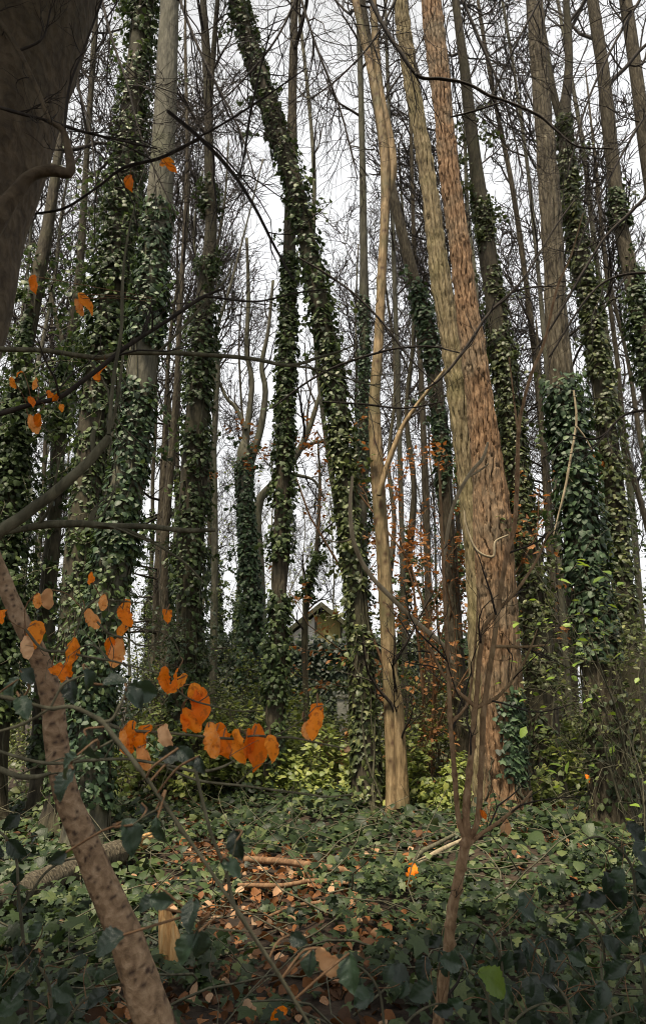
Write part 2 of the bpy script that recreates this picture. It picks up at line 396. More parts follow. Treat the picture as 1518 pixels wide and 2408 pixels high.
def crown(P, rad, g, levels, t0=0.5, rmin=0.004, up=0.12, ang=(0.5, 0.95)):
    """levels: list of (n, (min,max) length, points)"""
    PP, RR = spline(P, 24)[None], np.interp(np.linspace(0, 1, 24), np.linspace(0, 1, len(rad)), rad)[None]
    out = []
    for li, (n, ln, K) in enumerate(levels):
        PP, RR = grow(PP, RR, n, ln, ang, up if li < 2 else up * 0.5, K, g, t0 if li == 0 else 0.2, 1.0,
                      rr=0.5 if li == 0 else 0.62, wig=0.16 + 0.05 * li, rmin=rmin * (1.0 if li >= 2 else 1.5), wlen=li > 0)
        out.append(tubes(PP, RR, 5 if li == 0 else (4 if li == 1 else 3)))
    return join(out), (PP, RR)

def worley(u, v, nu, g, nv):
    """F2-F1 of jittered cells; u wraps after nu cells"""
    jit = g.uniform(0.12, 0.88, (nv + 4, nu, 2))
    iu, iv = np.floor(u).astype(int), np.floor(v).astype(int)
    f1 = np.full(u.shape, 9.0); f2 = np.full(u.shape, 9.0)
    for a in (-1, 0, 1):
        for b in (-1, 0, 1):
            j = jit[np.clip(iv + b + 1, 0, nv + 3), (iu + a) % nu]
            d = np.hypot(iu + a + j[..., 0] - u, iv + b + j[..., 1] - v)
            f2 = np.minimum(f2, np.maximum(f1, d)); f1 = np.minimum(f1, d)
    return f2 - f1

def plated(seed, depth, cw=0.07, ch=0.19, knots=()):
    g = np.random.default_rng(seed); n1 = Noise(seed, 6.0); n2 = Noise(seed + 1, 30.0)
    def fn(A, Z, X, rr):
        nu = max(7, int(2 * math.pi * rr.mean() / cw))
        u = A / (2 * math.pi) * nu + 0.30 * n1(X * np.array([1, 1, .8])) + .10 * n2(X * np.array([1, 1, .7])); v = Z / ch + 0.35 * n1(X + 7) + .05 * n2(X + 3)
        c = np.floor(u); hsh = (np.sin(c % nu * 12.9898) * 43758.5453) % 1.0
        fu = u - c; fv = (v + hsh * 3.0) % 1.0
        uw = 2 * math.pi * rr / nu
        w = np.minimum(np.minimum(fu, 1 - fu) * uw / .013, np.minimum(fv, 1 - fv) * ch / .013 + .5 + .5 * n1(X * 2.3))
        s = np.clip(w - .15, 0, 1); s = s * s * (3 - 2 * s)
        s = s * (0.8 + 0.2 * n1(X * 1.7))
        h = (s - 0.93) * depth + n2(X) * .0022 + n1(X * .25) * 0.012
        for (th, z, kr, kh) in knots:
            da = (A - th + math.pi) % (2 * math.pi) - math.pi
            d2 = ((da * rr) ** 2 + (Z - z) ** 2) / kr ** 2
            h = h + kh * (np.exp(-d2) - 1.1 * np.exp(-d2 * 7))
        return h
    return fn

def lumpy(seed, amp, f=3.0):
    n1 = Noise(seed, f)
    return lambda A, Z, X, rr: n1(X * np.array([1, 1, .35])) * amp * rr + 0.35 * n1(X * np.array([3.3, 3.3, .8])) * amp * rr

# ------------------------------------------------------------------ ivy on a stem
def ivy(root, base, P, rad, z0, z1, n, size, thick, mat, g, cover=-0.4, single=0, shoots=0, shoot_len=(.3, .8), stems=4, face=None, simple=True):
    n = int(n * 1.22); size = size * .86
    arc = np.r_[0, np.cumsum(np.linalg.norm(np.diff(P, axis=0), axis=1))]
    T, U, V = frames(P[None]); T, U, V = T[0], U[0], V[0]
    s0, s1 = np.interp([z0, z1], P[:, 2], arc)
    s = g.uniform(s0, s1, int(n * 2.2)); th = g.uniform(0, 2 * np.pi, len(s))
    if face is not None: th = face[0] + g.normal(size=len(s)) * face[1]
    f = np.interp(s, arc, np.arange(len(arc))); i = np.clip(f.astype(int), 0, len(arc) - 2); f = (f - i)[:, None]
    lerp = lambda A: A[i] * (1 - f) + A[i + 1] * f
    p, u, v = lerp(P), lerp(U), lerp(V); r = np.interp(s, arc, rad)
    o = u * np.cos(th)[:, None] + v * np.sin(th)[:, None]
    nz = Noise(int(g.integers(1e6)), 2.2); nz2 = Noise(int(g.integers(1e6)), 0.9)
    edge = np.minimum(np.clip((s1 - s) / max(0.18 * (s1 - s0), .3), 0, 1), 1)
    q0 = p + o * r[:, None]
    keep = (nz(q0) + g.normal(size=len(s)) * .15 > cover + (1 - edge) * 1.1)
    lump = np.clip(0.55 + 0.5 * nz2(q0 * np.array([1, 1, .8])), .1, 1.2)
    off = thick * lump * g.uniform(0, 1, len(s)) ** 1.2
    pos = (q0 + o * off[:, None])[keep][:n]; o = o[keep][:n]; off = off[keep][:n]
    parts_pos, parts_o = [pos], [o]
    stem_geo = []
    if shoots:
        ss = g.uniform(s0 + .1 * (s1 - s0), s1, shoots)
        ps = np.stack([np.interp(ss, arc, P[:, k]) for k in range(3)], -1)
        a = g.uniform(0, 6.28, shoots); d = np.stack([np.cos(a), np.sin(a), g.uniform(-.5, .5, shoots)], -1)
        ln = g.uniform(*shoot_len, shoots) + np.interp(ss, arc, rad)
        pts = [ps]
        for k in range(4):
            d = unit(d + g.normal(size=d.shape) * .3 - UP * .12); pts.append(pts[-1] + d * ln[:, None] / 4)
        SP = np.stack(pts, 1); stem_geo.append(tubes(SP, np.full(SP.shape[:2], .006), 3))
        m = 22; t = g.uniform(.15, 4, (shoots, m)); ii = np.clip(t.astype(int), 0, 3); ff = (t - ii)[..., None]
        row = np.arange(shoots)[:, None]
        pp = SP[row, ii] * (1 - ff) + SP[row, ii + 1] * ff + g.normal(size=(shoots, m, 3)) * .05
        parts_pos.append(pp.reshape(-1, 3)); parts_o.append(unit(np.repeat(d, m, 0) * .4 + g.normal(size=(shoots * m, 3)) * .6))
    pos = np.vstack(parts_pos); o = np.vstack(parts_o); n = len(pos)
    nrm = o * .8 + UP * g.uniform(.1, .95, (n, 1)) + g.normal(size=(n, 3)) * .30
    tip = -UP * 1.0 + o * .45 + g.normal(size=(n, 3)) * .45
    fr = leaf_frames(nrm, tip); sz = size * g.uniform(.6, 1.35, n)
    pos = pos - fr[:, :, 1] * (sz * .4)[:, None]
    for k in range(stems):                                            # climbing stems hugging the bark
        zz = np.linspace(s0 if k % 2 else 0, s0 + (s1 - s0) * g.uniform(.4, .95), 26); a0 = g.uniform(0, 6.28) if face is None else face[0] + g.normal() * face[1]
        aa = a0 + np.cumsum(g.normal(size=26) * .16); fi = np.interp(zz, arc, np.arange(len(arc))); j = np.clip(fi.astype(int), 0, len(arc) - 2)
        pc = np.stack([np.interp(zz, arc, P[:, c]) for c in range(3)], -1)
        oo = U[j] * np.cos(aa)[:, None] + V[j] * np.sin(aa)[:, None]
        pc = pc + oo * (np.interp(zz, arc, rad) * 1.03 + .006)[:, None]
        stem_geo.append(tubes(pc[None], np.linspace(.016, .006, 26)[None] * g.uniform(.6, 1.3), 4))
    part = None
    idx = np.arange(n)
    if single:
        score = (o[:, 1] < -.1) * 2.0 - pos[:, 2] * .12 + g.uniform(0, 1.2, n); pick = np.argsort(-score)[:single]
        idx = np.setdiff1d(idx, pick)
    W, Fc, rn = leaf_mesh(SIVY if simple else IVY, pos[idx], fr[idx], sz[idx], g)
    part = mk('ivy', W, Fc, mat, root, base, True, rn); stuff(part)
    if stem_geo:
        W, Fc = join(stem_geo); mk('ivy_stem', W, Fc, M['twig_olive'], part, base)
    if single:
        mes = shared_leaf('leaf', IVY, mat)
        for k in pick: put_leaf('leaf', mes[int(g.integers(5))], pos[k], fr[k], sz[k] * 1.1, part, base)
    return part

# ------------------------------------------------------------------ a tree from its outline
def stem_path(path, Y, n, to_ground=True, extend=0.0, flare=1.35):
    pts = np.array([np.r_[at(x, y, Y), w * .5 * pxm(x, y, Y)] for x, y, w in path])
    if to_ground:
        p0 = pts[0].copy(); z = float(gh(p0[0], Y)) - 0.12
        if p0[2] > z + .35:
            k = (pts[0, :3] - pts[1, :3]); k = k / max(abs(k[2]), .1); b = p0.copy()
            b[:3] = p0[:3] + k * (p0[2] - z); b[3] = p0[3] * 1.1; pts = np.vstack([b, pts])
        else: pts[0, 2] = z
    if extend:
        d = unit(pts[-1, :3] - pts[-2, :3]); e = np.r_[pts[-1, :3] + (d * .8 + UP * .2) * extend, max(pts[-1, 3] * .35, .015)]
        pts = np.vstack([pts, e])
    q = spline(pts, n); q[:, 3] = np.maximum(q[:, 3], .006)
    if to_ground:
        h = q[:, 2] - q[0, 2]; q[:, 3] *= 1 + (flare - 1) * np.exp(-h / .28)
    return q[:, :3].copy(), q[:, 3].copy()

def tree(name, label, path, Y, bark, group=None, S=14, n=60, relief=None, extend=3.5, ivy_spec=None, crown_spec=None, seed=0, limbs=(), cat='tree', rmin=.005, twigmat='twig', t0=.5, up=.12, vattr=None, ang=(.5, .95)):
    g = np.random.default_rng(1000 + seed)
    P, rad = stem_path(path, Y, n, True, extend)
    base = np.array([P[0, 0], P[0, 1], gh(P[0, 0], P[0, 1])])
    root = thing(name, label, cat, base, group)
    rel0 = relief or lumpy(seed, .10); ph = seed * 1.7
    rel = lambda A, Z, X, rr: rel0(A, Z, X, rr) + rr * np.exp(-np.maximum(Z - .1, 0) / .22) * (.30 * np.maximum(0, np.cos(3 * A + ph)) ** 2 + .18 * np.maximum(0, np.cos(5 * A - ph)))
    V, F = trunk_surface(P, rad, S, rel)
    va = {'mark': vattr(V, P, rad)} if vattr else None
    mk('trunk', V, F, M[bark], root, base, True, None, va)
    if crown_spec:
        (V, F), _ = crown(P, rad, g, crown_spec, t0, rmin, up, ang); mk('crown', V, F, M[twigmat], root, base)
    for lp, LY in limbs:
        LP, lr = stem_path(lp, LY, max(10, 4 * len(lp)), False)
        V, F = trunk_surface(LP, lr, 8, lumpy(seed + 5, .08)); lo = mk('limb', V, F, M[bark], root, base, True, None, {'mark': np.zeros(len(V))})
        (V, F), _ = crown(LP, lr, g, [(5, (.5, 1.4), 6), (5, (.3, .8), 5), (4, (.15, .45), 4)], .35, rmin * .9, .1); stuff(mk('twigs', V, F, M[twigmat], lo, base))
    if ivy_spec:
        for sp in (ivy_spec if isinstance(ivy_spec, list) else [ivy_spec]):
            sp = dict(sp); m = M[sp.pop('mat', 'ivy')]; z0, z1 = sp.pop('py')
            zz = [at(CX, y, Y)[2] for y in (z0, z1)]
            ivy(root, base, P, rad, max(zz[0], .02), zz[1], sp.pop('n'), sp.pop('size'), sp.pop('thick'), m, g, **sp)
    return root, P, rad, base

# ------------------------------------------------------------------ the setting: forest floor
gx = np.sinh(np.linspace(-4.6, 4.6, 150)) * 8.0; gy = np.r_[-np.sinh(np.linspace(4.2, .02, 40)) * 9.0, np.sinh(np.linspace(0, 4.2, 170)) * 9.0]
X, Yg = np.meshgrid(gx, gy); Zg = gh(X, Yg) + 0.02 * Noise(3, 4.0)(np.stack([X, Yg, X * 0], -1))
idx = np.arange(X.size).reshape(X.shape)
q = np.stack([idx[:-1, :-1], idx[:-1, 1:], idx[1:, 1:], idx[1:, :-1]], -1).reshape(-1, 4)
o = mk('ground', np.stack([X, Yg, Zg], -1).reshape(-1, 3), q, M['soil']); o['kind'] = 'structure'

NEAR = [(8, (1.5, 3.2), 7), (6, (.8, 1.8), 6), (6, (.4, 1.0), 5), (3, (.2, .5), 4)]
THIN = [(9, (1.0, 2.4), 6), (5, (.6, 1.3), 5), (5, (.3, .8), 4)]

# ------------------------------------------------------------------ the named trees, from their outlines
def dashes(seed, n, wa=(.25, .7), wz=(.05, .12)):
    """dark crescent scars across the stem: a vertex mark between 0 and 1"""
    def fn(V, P, rad):
        g = np.random.default_rng(seed); K = len(P); S = len(V) // K
        arc = np.r_[0, np.cumsum(np.linalg.norm(np.diff(P, axis=0), axis=1))]
        a = np.arange(S) * 2 * np.pi / S; m = np.zeros((K, S))
        for _ in range(n):
            k = int(g.integers(1, K - 1)); th = g.uniform(0, 6.28); w1 = g.uniform(*wa); w2 = rad[k] * g.uniform(*wz) * 2
            rows = np.abs(arc - arc[k]) < w2 * 4
            da = (a - th + math.pi) % (2 * math.pi) - math.pi
            dz = (arc[rows] - arc[k])[:, None] + (da[None, :] / w1) ** 2 * w2 * .7
            m[rows] = np.maximum(m[rows], np.exp(-((da / w1) ** 2)[None, :] * 1.5 - (dz / w2) ** 2) * g.uniform(.55, 1))
        out = np.zeros(len(V)); out[:K * S] = np.clip(m * 1.4, 0, 1).ravel()
        return out
    return fn

def scarred(seed, n, amp):
    """raised brow-like scars round a smooth stem"""
    g0 = np.random.default_rng(seed); sc = [(g0.uniform(0, 6.28), g0.uniform(0, 1), g0.uniform(.25, .6), g0.uniform(.10, .2), g0.uniform(.6, 1.6)) for _ in range(n)]
    lm = lumpy(seed, .045, 2.5)
    def fn(A, Z, X, rr):
        h = lm(A, Z, X, rr); zm = Z.max(); r = rr.mean()
        for th, z, wa, wz, s in sc:
            da = (A - th + math.pi) % (2 * math.pi) - math.pi; dz = (Z - z * zm) / (wz * r * 2)
            b = np.exp(-(da / wa) ** 2)
            h = h + amp * s * r * b * (np.exp(-(dz + (da / wa) ** 2 * .5) ** 2 * 2) - .7 * np.exp(-((dz + .9) ** 2) * 2.5))
        return h
    return fn

# rough twin trunks in the middle right
tree('rough_barked_tree', 'thick reddish brown tree with deeply plated bark and an ivy patch near its foot',
     [(1196, 1965, 104), (1186, 1750, 91), (1176, 1550, 91), (1165, 1350, 91), (1150, 1150, 82), (1128, 950, 67), (1102, 750, 58), (1076, 550, 51), (1055, 400, 48), (1035, 200, 48), (1012, 0, 46), (985, -250, 41)],
     9.2, 'bark_red', S=176, n=640, relief=plated(5, .050, .080, .36, knots=[(1.5, 6.1, .09, .03), (1.9, 4.0, .10, .035), (1.4, 2.5, .08, .03), (1.8, 8.3, .09, .03)]),
     ivy_spec=[dict(py=(1930, 1560), n=430, size=.085, thick=.09, mat='ivy_cool', cover=-.45, face=(1.95, .40), single=120, stems=5)], crown_spec=NEAR, seed=1, t0=.72)
tree('rough_barked_tree', 'tall yellowish grey plated tree leaning against the thick reddish trunk',
     [(1150, 1900, 81), (1140, 1600, 74), (1122, 1300, 65), (1098, 1100, 56), (1080, 950, 53), (1060, 800, 51), (1034, 650, 46), (1010, 450, 40), (985, 300, 39), (960, 150, 39), (940, 0, 37), (918, -250, 32)],
     9.9, 'bark_tan', S=96, n=360, relief=plated(9, .048, .085, .34, knots=[(1.5, 6.4, .08, .025)]), crown_spec=NEAR, seed=2, t0=.7)
# smooth knotted tree
tree('smooth_tan_tree', 'slender smooth tan tree marked with dark eye-shaped knots',
     [(932, 1905, 44), (922, 1700, 39), (912, 1500, 35), (900, 1300, 32), (886, 1100, 33), (880, 950, 28), (890, 800, 24), (897, 650, 21), (906, 450, 22), (896, 300, 20), (868, 150, 19), (835, 0, 17), (800, -200, 15)],
     10.5, 'bark_smooth', S=40, n=330, relief=scarred(21, 110, .17), seed=3, crown_spec=NEAR, t0=.72, vattr=dashes(77, 260), extend=3,
     limbs=[([(918, 1560, 16), (934, 1640, 24), (940, 1750, 28), (946, 1900, 36)][::-1], 10.38),
            ([(890, 1165, 12), (908, 1100, 13), (930, 1040, 12), (949, 997, 11), (985, 945, 9), (1019, 902, 8), (1079, 832, 6), (1140, 790, 4)], 10.3),
            ([(906, 470, 20), (922, 400, 24), (915, 320, 22), (893, 210, 18), (880, 60, 16), (872, -120, 12)], 10.6)])
# ivy trees
tree('ivy_clad_tree', 'stout grey ivy-clad tree with bare bark high up behind the leaning scarred stem',
     [(205, 1960, 92), (222, 1620, 84), (262, 1350, 82), (288, 1200, 78), (312, 1050, 74), (336, 850, 70), (362, 600, 60), (384, 350, 52), (400, 0, 44), (412, -250, 38)],
     8.6, 'bark_grey', S=40, n=160, relief=plated(31, .012, .06, .2), crown_spec=NEAR, seed=4, t0=.7,
     ivy_spec=[dict(py=(1900, 480), n=3900, size=.088, thick=.16, cover=-.35, single=260, shoots=22, mat='ivy_cool', stems=8), dict(py=(1700, 1100), n=1100, size=.085, thick=.26, cover=-.5, shoots=16, mat='ivy')])
tree('ivy_clad_tree', 'dark ivy-smothered tree with long hanging ivy shoots beside the stout grey tree',
     [(150, 1900, 86), (185, 1400, 74), (205, 1150, 68), (232, 900, 64), (264, 700, 58), (290, 450, 52), (312, 250, 48), (336, 0, 44), (352, -250, 40)],
     9.4, 'bark_dark', S=20, n=90, crown_spec=NEAR, seed=5, t0=.75,
     ivy_spec=[dict(py=(1880, -420), n=7600, size=.085, thick=.23, cover=-.9, single=160, shoots=75, shoot_len=(.3, .95)), dict(py=(1000, 420), n=1300, size=.085, thick=.5, cover=-.3, shoots=55, shoot_len=(.5, 1.2), mat='ivy')])
tree('ivy_clad_tree', 'straight ivy column tree with a thin bare forked top',
     [(432, 1750, 66), (445, 1400, 62), (458, 1100, 58), (470, 850, 46), (484, 680, 36), (496, 540, 28), (492, 400, 24), (488, 200, 20), (478, 0, 16), (466, -200, 12)],
     12.0, 'bark_dark', S=18, n=90, crown_spec=NEAR, seed=6, t0=.55,
     ivy_spec=dict(py=(1800, 420), n=4300, size=.09, thick=.19, cover=-.6, single=150, shoots=45, shoot_len=(.2, .5)),
     limbs=[([(490, 260, 16), (500, 150, 13), (512, 0, 11), (530, -150, 8)], 12.0)])
tree('ivy_clad_tree', 'slim upright ivy-clad tree with a strip of bare bark near its foot',
     [(640, 1870, 46), (650, 1550, 40), (660, 1300, 38), (667, 1100, 38), (672, 900, 37), (678, 700, 32), (682, 500, 28), (686, 300, 24), (692, 0, 20), (696, -200, 16)],
     11.4, 'bark_brown', S=24, n=120, relief=plated(41, .012, .05, .2), crown_spec=NEAR, seed=7, t0=.66,
     ivy_spec=[dict(py=(1900, 1660), n=330, size=.08, thick=.1, cover=-.4), dict(py=(1660, 500), n=3700, size=.088, thick=.15, cover=-.7, single=240, shoots=14, shoot_len=(.2, .4))])
tree('ivy_clad_tree', 'ivy-clad tree leaning over diagonally with loose dangling ivy leaves',
     [(866, 1905, 74), (850, 1600, 58), (836, 1400, 50), (816, 1200, 46), (796, 1000, 44), (775, 850, 42), (750, 720, 42), (724, 580, 42), (690, 430, 42), (648, 300, 42), (600, 150, 40), (556, 0, 38), (500, -180, 32)],
     10.7, 'bark_dark', S=22, n=110, relief=plated(43, .016, .055, .22), crown_spec=NEAR, seed=8, t0=.85,
     ivy_spec=[dict(py=(1880, 720), n=2300, size=.095, thick=.13, cover=-.45, single=200, shoots=26, shoot_len=(.2, .6), mat='ivy_olive', stems=8), dict(py=(1000, -250), n=3000, size=.10, thick=.2, cover=-3.0, single=90, shoots=26, shoot_len=(.2, .6), mat='ivy')])
tree('ivy_clad_tree', 'thin ivy-wrapped tree standing close beside the smooth tan tree',
     [(852, 1760, 36), (850, 1500, 32), (850, 1250, 28), (855, 1000, 25), (856, 800, 22), (855, 620, 19), (850, 300, 15), (842, 0, 12), (838, -200, 10)],
     14.0, 'bark_grey', S=14, n=80, crown_spec=THIN, seed=9, t0=.6,
     ivy_spec=dict(py=(1750, 700), n=2400, size=.085, thick=.16, cover=-.8, shoots=8, shoot_len=(.2, .4), mat='ivy_cool'))
tree('leaning_dark_tree', 'dark leaning tree with sparse ivy between the smooth tan tree and the plated twins',
     [(1085, 1780, 40), (1060, 1350, 36), (1038, 1050, 34), (1012, 820, 34), (985, 700, 32), (945, 550, 29), (912, 400, 26), (880, 200, 22), (850, 0, 18), (820, -200, 14)],
     12.8, 'bark_brown', S=18, n=90, relief=plated(44, .012, .06, .2), crown_spec=THIN, seed=10, t0=.6,
     ivy_spec=dict(py=(1700, 600), n=1900, size=.1, thick=.22, cover=-.05, shoots=12, mat='ivy_cool'))
tree('ivy_clad_tree', 'ivy-clad tree with bushy ivy clumps just right of the thick reddish trunk',
     [(1290, 1890, 78), (1258, 1450, 60), (1232, 1250, 54), (1206, 1050, 50), (1180, 850, 46), (1160, 700, 42), (1140, 550, 36), (1120, 400, 30), (1105, 280, 26), (1090, 150, 22), (1070, 0, 18), (1050, -200, 14)],
     11.6, 'bark_dark', S=20, n=100, crown_spec=NEAR, seed=11, t0=.66,
     ivy_spec=[dict(py=(1620, 260), n=4000, size=.09, thick=.20, cover=-.4, single=150, shoots=50, shoot_len=(.3, .7), mat='ivy_olive'), dict(py=(1900, 1620), n=260, size=.09, thick=.1, cover=.1)])
tree('ivy_clad_tree', 'tall tree with bare plated bark above and a thick sleeve of glossy ivy below',
     [(1452, 1930, 110), (1412, 1600, 84), (1384, 1350, 74), (1354, 1150, 68), (1328, 950, 62), (1310, 800, 54), (1300, 600, 50), (1286, 400, 46), (1270, 200, 43), (1255, 0, 40), (1236, -220, 34)],
     9.5, 'bark_brown', S=72, n=300, relief=plated(45, .044, .085, .32), crown_spec=NEAR, seed=12, t0=.72,
     ivy_spec=[dict(py=(1560, 880), n=2900, size=.10, thick=.17, cover=-.9, single=280, shoots=10, mat='ivy_cool'), dict(py=(1900, 1560), n=330, size=.09, thick=.12, cover=-.1, stems=10)])
tree('ivy_clad_tree', 'forked ivy-clad tree standing behind the tall tree with the glossy ivy sleeve',
     [(1505, 1850, 66), (1462, 1400, 50), (1440, 1150, 46), (1412, 900, 42), (1382, 700, 38), (1345, 500, 34), (1326, 300, 28), (1336, 150, 18), (1330, 0, 16), (1322, -180, 12)],
     11.4, 'bark_dark', S=18, n=90, crown_spec=NEAR, seed=13, t0=.66,
     ivy_spec=dict(py=(1800, 270), n=5000, size=.09, thick=.22, cover=-.6, single=80, shoots=40, shoot_len=(.2, .6), mat='ivy_olive'),
     limbs=[([(1326, 310, 22), (1300, 220, 17), (1280, 100, 14), (1262, -40, 12)], 11.5)])
tree('ivy_clad_tree', 'leaning tree whose ivy thins into a bare upper trunk, beside the forked ivy tree',
     [(1600, 1750, 60), (1560, 1200, 46), (1520, 850, 40), (1482, 650, 36), (1446, 450, 32), (1420, 200, 28), (1392, 0, 25), (1365, -220, 20)],
     12.6, 'bark_brown', S=16, n=80, crown_spec=NEAR, seed=14, t0=.6, ivy_spec=dict(py=(1700, 400), n=3600, size=.09, thick=.16, cover=-.3, shoots=12))
tree('bare_leaning_tree', 'bare grey brown leaning trunk beyond the outermost ivy tree',
     [(1660, 1750, 50), (1600, 1000, 40), (1540, 500, 34), (1512, 300, 32), (1490, 150, 30), (1468, 0, 28), (1440, -220, 22)],
     13.5, 'bark_brown', S=14, n=60, crown_spec=NEAR, seed=15, t0=.55)
tree('ivy_clad_tree', 'dense dark ivy-smothered tree beside the big smooth beech trunk',
     [(-30, 1800, 80), (5, 1300, 64), (28, 1100, 58), (52, 880, 46), (85, 680, 34), (118, 500, 24), (145, 300, 20), (165, 120, 16), (178, 0, 14), (188, -150, 10)],
     10.2, 'bark_dark', S=18, n=90, crown_spec=NEAR, seed=16, t0=.55,
     ivy_spec=[dict(py=(1700, 560), n=4200, size=.09, thick=.34, cover=-.5, single=60, shoots=70, shoot_len=(.3, .9)), dict(py=(1350, 850), n=1500, size=.09, thick=.6, cover=-.6, shoots=40, shoot_len=(.4, 1.0))])
tree('ivy_clad_tree', 'slim ivy-clad tree between the dark smothered tree and the stout grey tree',
     [(92, 1850, 44), (108, 1450, 38), (126, 1250, 34), (140, 1000, 30), (165, 820, 24), (190, 600, 18), (205, 350, 14), (222, 100, 12), (232, -100, 9)],
     11.0, 'bark_dark', S=14, n=80, crown_spec=THIN, seed=17, t0=.5, ivy_spec=dict(py=(1800, 700), n=2600, size=.085, thick=.22, cover=-.2, shoots=30, shoot_len=(.2, .6)),
     limbs=[([(150, 930, 14), (160, 850, 12), (135, 760, 10), (110, 640, 8)], 11.0)])
tree('ivy_clad_tree', 'far forked tree with crooked bare limbs rising from an ivy-wrapped bole',
     [(590, 1780, 44), (590, 1450, 36), (580, 1250, 34), (574, 1080, 34)],
     17.0, 'bark_grey', S=14, n=60, extend=.5, seed=18,
     ivy_spec=dict(py=(1700, 1040), n=3200, size=.11, thick=.30, cover=-.8, shoots=30, shoot_len=(.3, .7), mat='ivy_cool'),
     limbs=[([(572, 1090, 20), (582, 1000, 15), (592, 900, 13), (580, 820, 12), (584, 700, 9), (580, 560, 7)], 17.0),
            ([(585, 1100, 20), (612, 1010, 18), (624, 920, 14), (615, 860, 12), (630, 780, 9), (642, 660, 7)], 17.2),
            ([(578, 1010, 10), (555, 960, 9), (532, 935, 8), (508, 880, 6)], 16.9)])
tree('crooked_bare_tree', 'crooked branching tree with bare arms reaching across the open sky above the house',
     [(610, 1800, 30), (612, 1400, 26), (605, 1200, 24), (640, 1140, 20), (690, 1080, 18), (722, 1020, 15), (742, 960, 12), (765, 880, 9)],
     18.5, 'bark_grey', S=12, n=60, extend=1.0, seed=19, crown_spec=THIN, t0=.55, rmin=.008,
     limbs=[([(700, 1062, 12), (730, 1044, 10), (770, 1030, 8), (800, 990, 5)], 18.5), ([(660, 1110, 10), (700, 1118, 9), (738, 1130, 7), (760, 1170, 5)], 18.4)])
tree('shrubby_tree', 'small crooked ivy-topped tree with dangling leaves in front of the house',
     [(722, 1780, 15), (716, 1500, 13), (727, 1380, 12), (742, 1310, 11), (748, 1230, 10), (752, 1130, 7), (748, 1060, 5)],
     16.0, 'bark_dark', S=10, n=50, extend=.3, seed=20, crown_spec=[(8, (.6, 1.4), 6), (5, (.3, .8), 5), (4, (.15, .4), 4)], t0=.35, rmin=.007,
     ivy_spec=dict(py=(1420, 1270), n=260, size=.09, thick=.16, cover=-.3, shoots=14, shoot_len=(.2, .5)))
# thin bare stems standing between the big ones
for i, (lab, path, Y) in enumerate([
    ('thin straight brown stem right behind the smooth tan tree', [(955, 1750, 18), (945, 1300, 16), (935, 900, 14), (925, 600, 12), (915, 300, 10), (905, 0, 9)], 15.0),
    ('pair-like thin stem rising beside the yellowish plated tree', [(1010, 1780, 22), (1004, 1300, 20), (990, 900, 16), (975, 650, 14), (968, 400, 11), (960, 100, 9)], 15.5),
    ('slender dark pole between the bushy ivy tree and the glossy ivy sleeve', [(1345, 1750, 20), (1322, 1450, 19), (1308, 1200, 17), (1296, 1000, 15), (1270, 700, 13), (1240, 400, 11), (1205, 150, 9), (1180, 0, 8)], 14.5),
    ('leaning slender stem crossing behind the bushy ivy tree', [(1330, 1700, 24), (1290, 1200, 22), (1262, 900, 19), (1240, 700, 17), (1205, 450, 15), (1165, 250, 12), (1130, 50, 10), (1110, -100, 8)], 16.0),
    ('slim sloping grey stem behind the forked ivy tree', [(1510, 1500, 20), (1480, 1150, 18), (1440, 900, 17), (1400, 600, 15), (1370, 350, 13), (1345, 200, 11), (1310, 0, 9)], 17.0),
    ('thin twin stem at the outer edge behind the leafy bush', [(1560, 1400, 20), (1510, 1200, 18), (1470, 1050, 16), (1450, 850, 14), (1425, 650, 12), (1400, 400, 10)], 16.0),
    ('thin grey pole behind the leaning ivy tree', [(852, 1700, 16), (805, 1300, 15), (762, 1000, 14), (742, 800, 14), (735, 600, 13), (738, 400, 12), (722, 200, 11), (700, 0, 9)], 15.0),
    ('dark thin tree rising between stout grey tree and ivy column', [(395, 1800, 34), (385, 1400, 30), (392, 1200, 26), (410, 1000, 20), (425, 700, 14), (440, 400, 11), (436, 100, 9)], 14.0),
    ('crooked dark limb-like stem just right of the ivy column', [(500, 1650, 22), (505, 1300, 20), (503, 1050, 18), (508, 940, 17), (512, 860, 15), (505, 800, 14), (520, 740, 10), (548, 650, 7)], 15.0),
]):
    path = [(a_, b_, c_ * .8) for a_, b_, c_ in path]
    tree('slender_tree', lab, path, Y, 'bark_brown' if i % 2 else 'bark_grey', S=10, n=60, seed=30 + i, crown_spec=THIN, t0=.45, rmin=.006)

LM = [(0, 'the ivy-smothered tree by the beech'), (100, 'the slim ivy tree near the beech'), (205, 'the stout grey tree'), (350, 'the tall evergreen bush'), (440, 'the ivy column tree'), (590, 'the far forked tree'), (645, 'the slim upright ivy tree'), (742, 'the small tree before the cottage'), (860, 'the leaning ivy tree'), (930, 'the smooth tan tree'), (1000, 'the rusty-leaved sapling'), (1075, 'the leaning dark tree'), (1190, 'the thick reddish trunk'), (1285, 'the bushy ivy tree'), (1345, 'the slender dark pole'), (1450, 'the glossy ivy sleeve')]
def landmark(px): return min(LM, key=lambda a: abs(a[0] - px))[1]

# ------------------------------------------------------------------ trees farther back: a few prototypes, copied
def copy_tree(src, loc, rz, sc, label=None, group=None):
    r = src.copy(); COL.objects.link(r); r.location = loc; r.rotation_euler = (0, 0, rz); r.scale = (sc, sc, sc)
    if label: r['label'] = label
    if group: r['group'] = group
    for ch in src.children:
        c = ch.copy(); COL.objects.link(c); c.parent = r
        for gc in ch.children:
            d = gc.copy(); COL.objects.link(d); d.parent = c
    return r

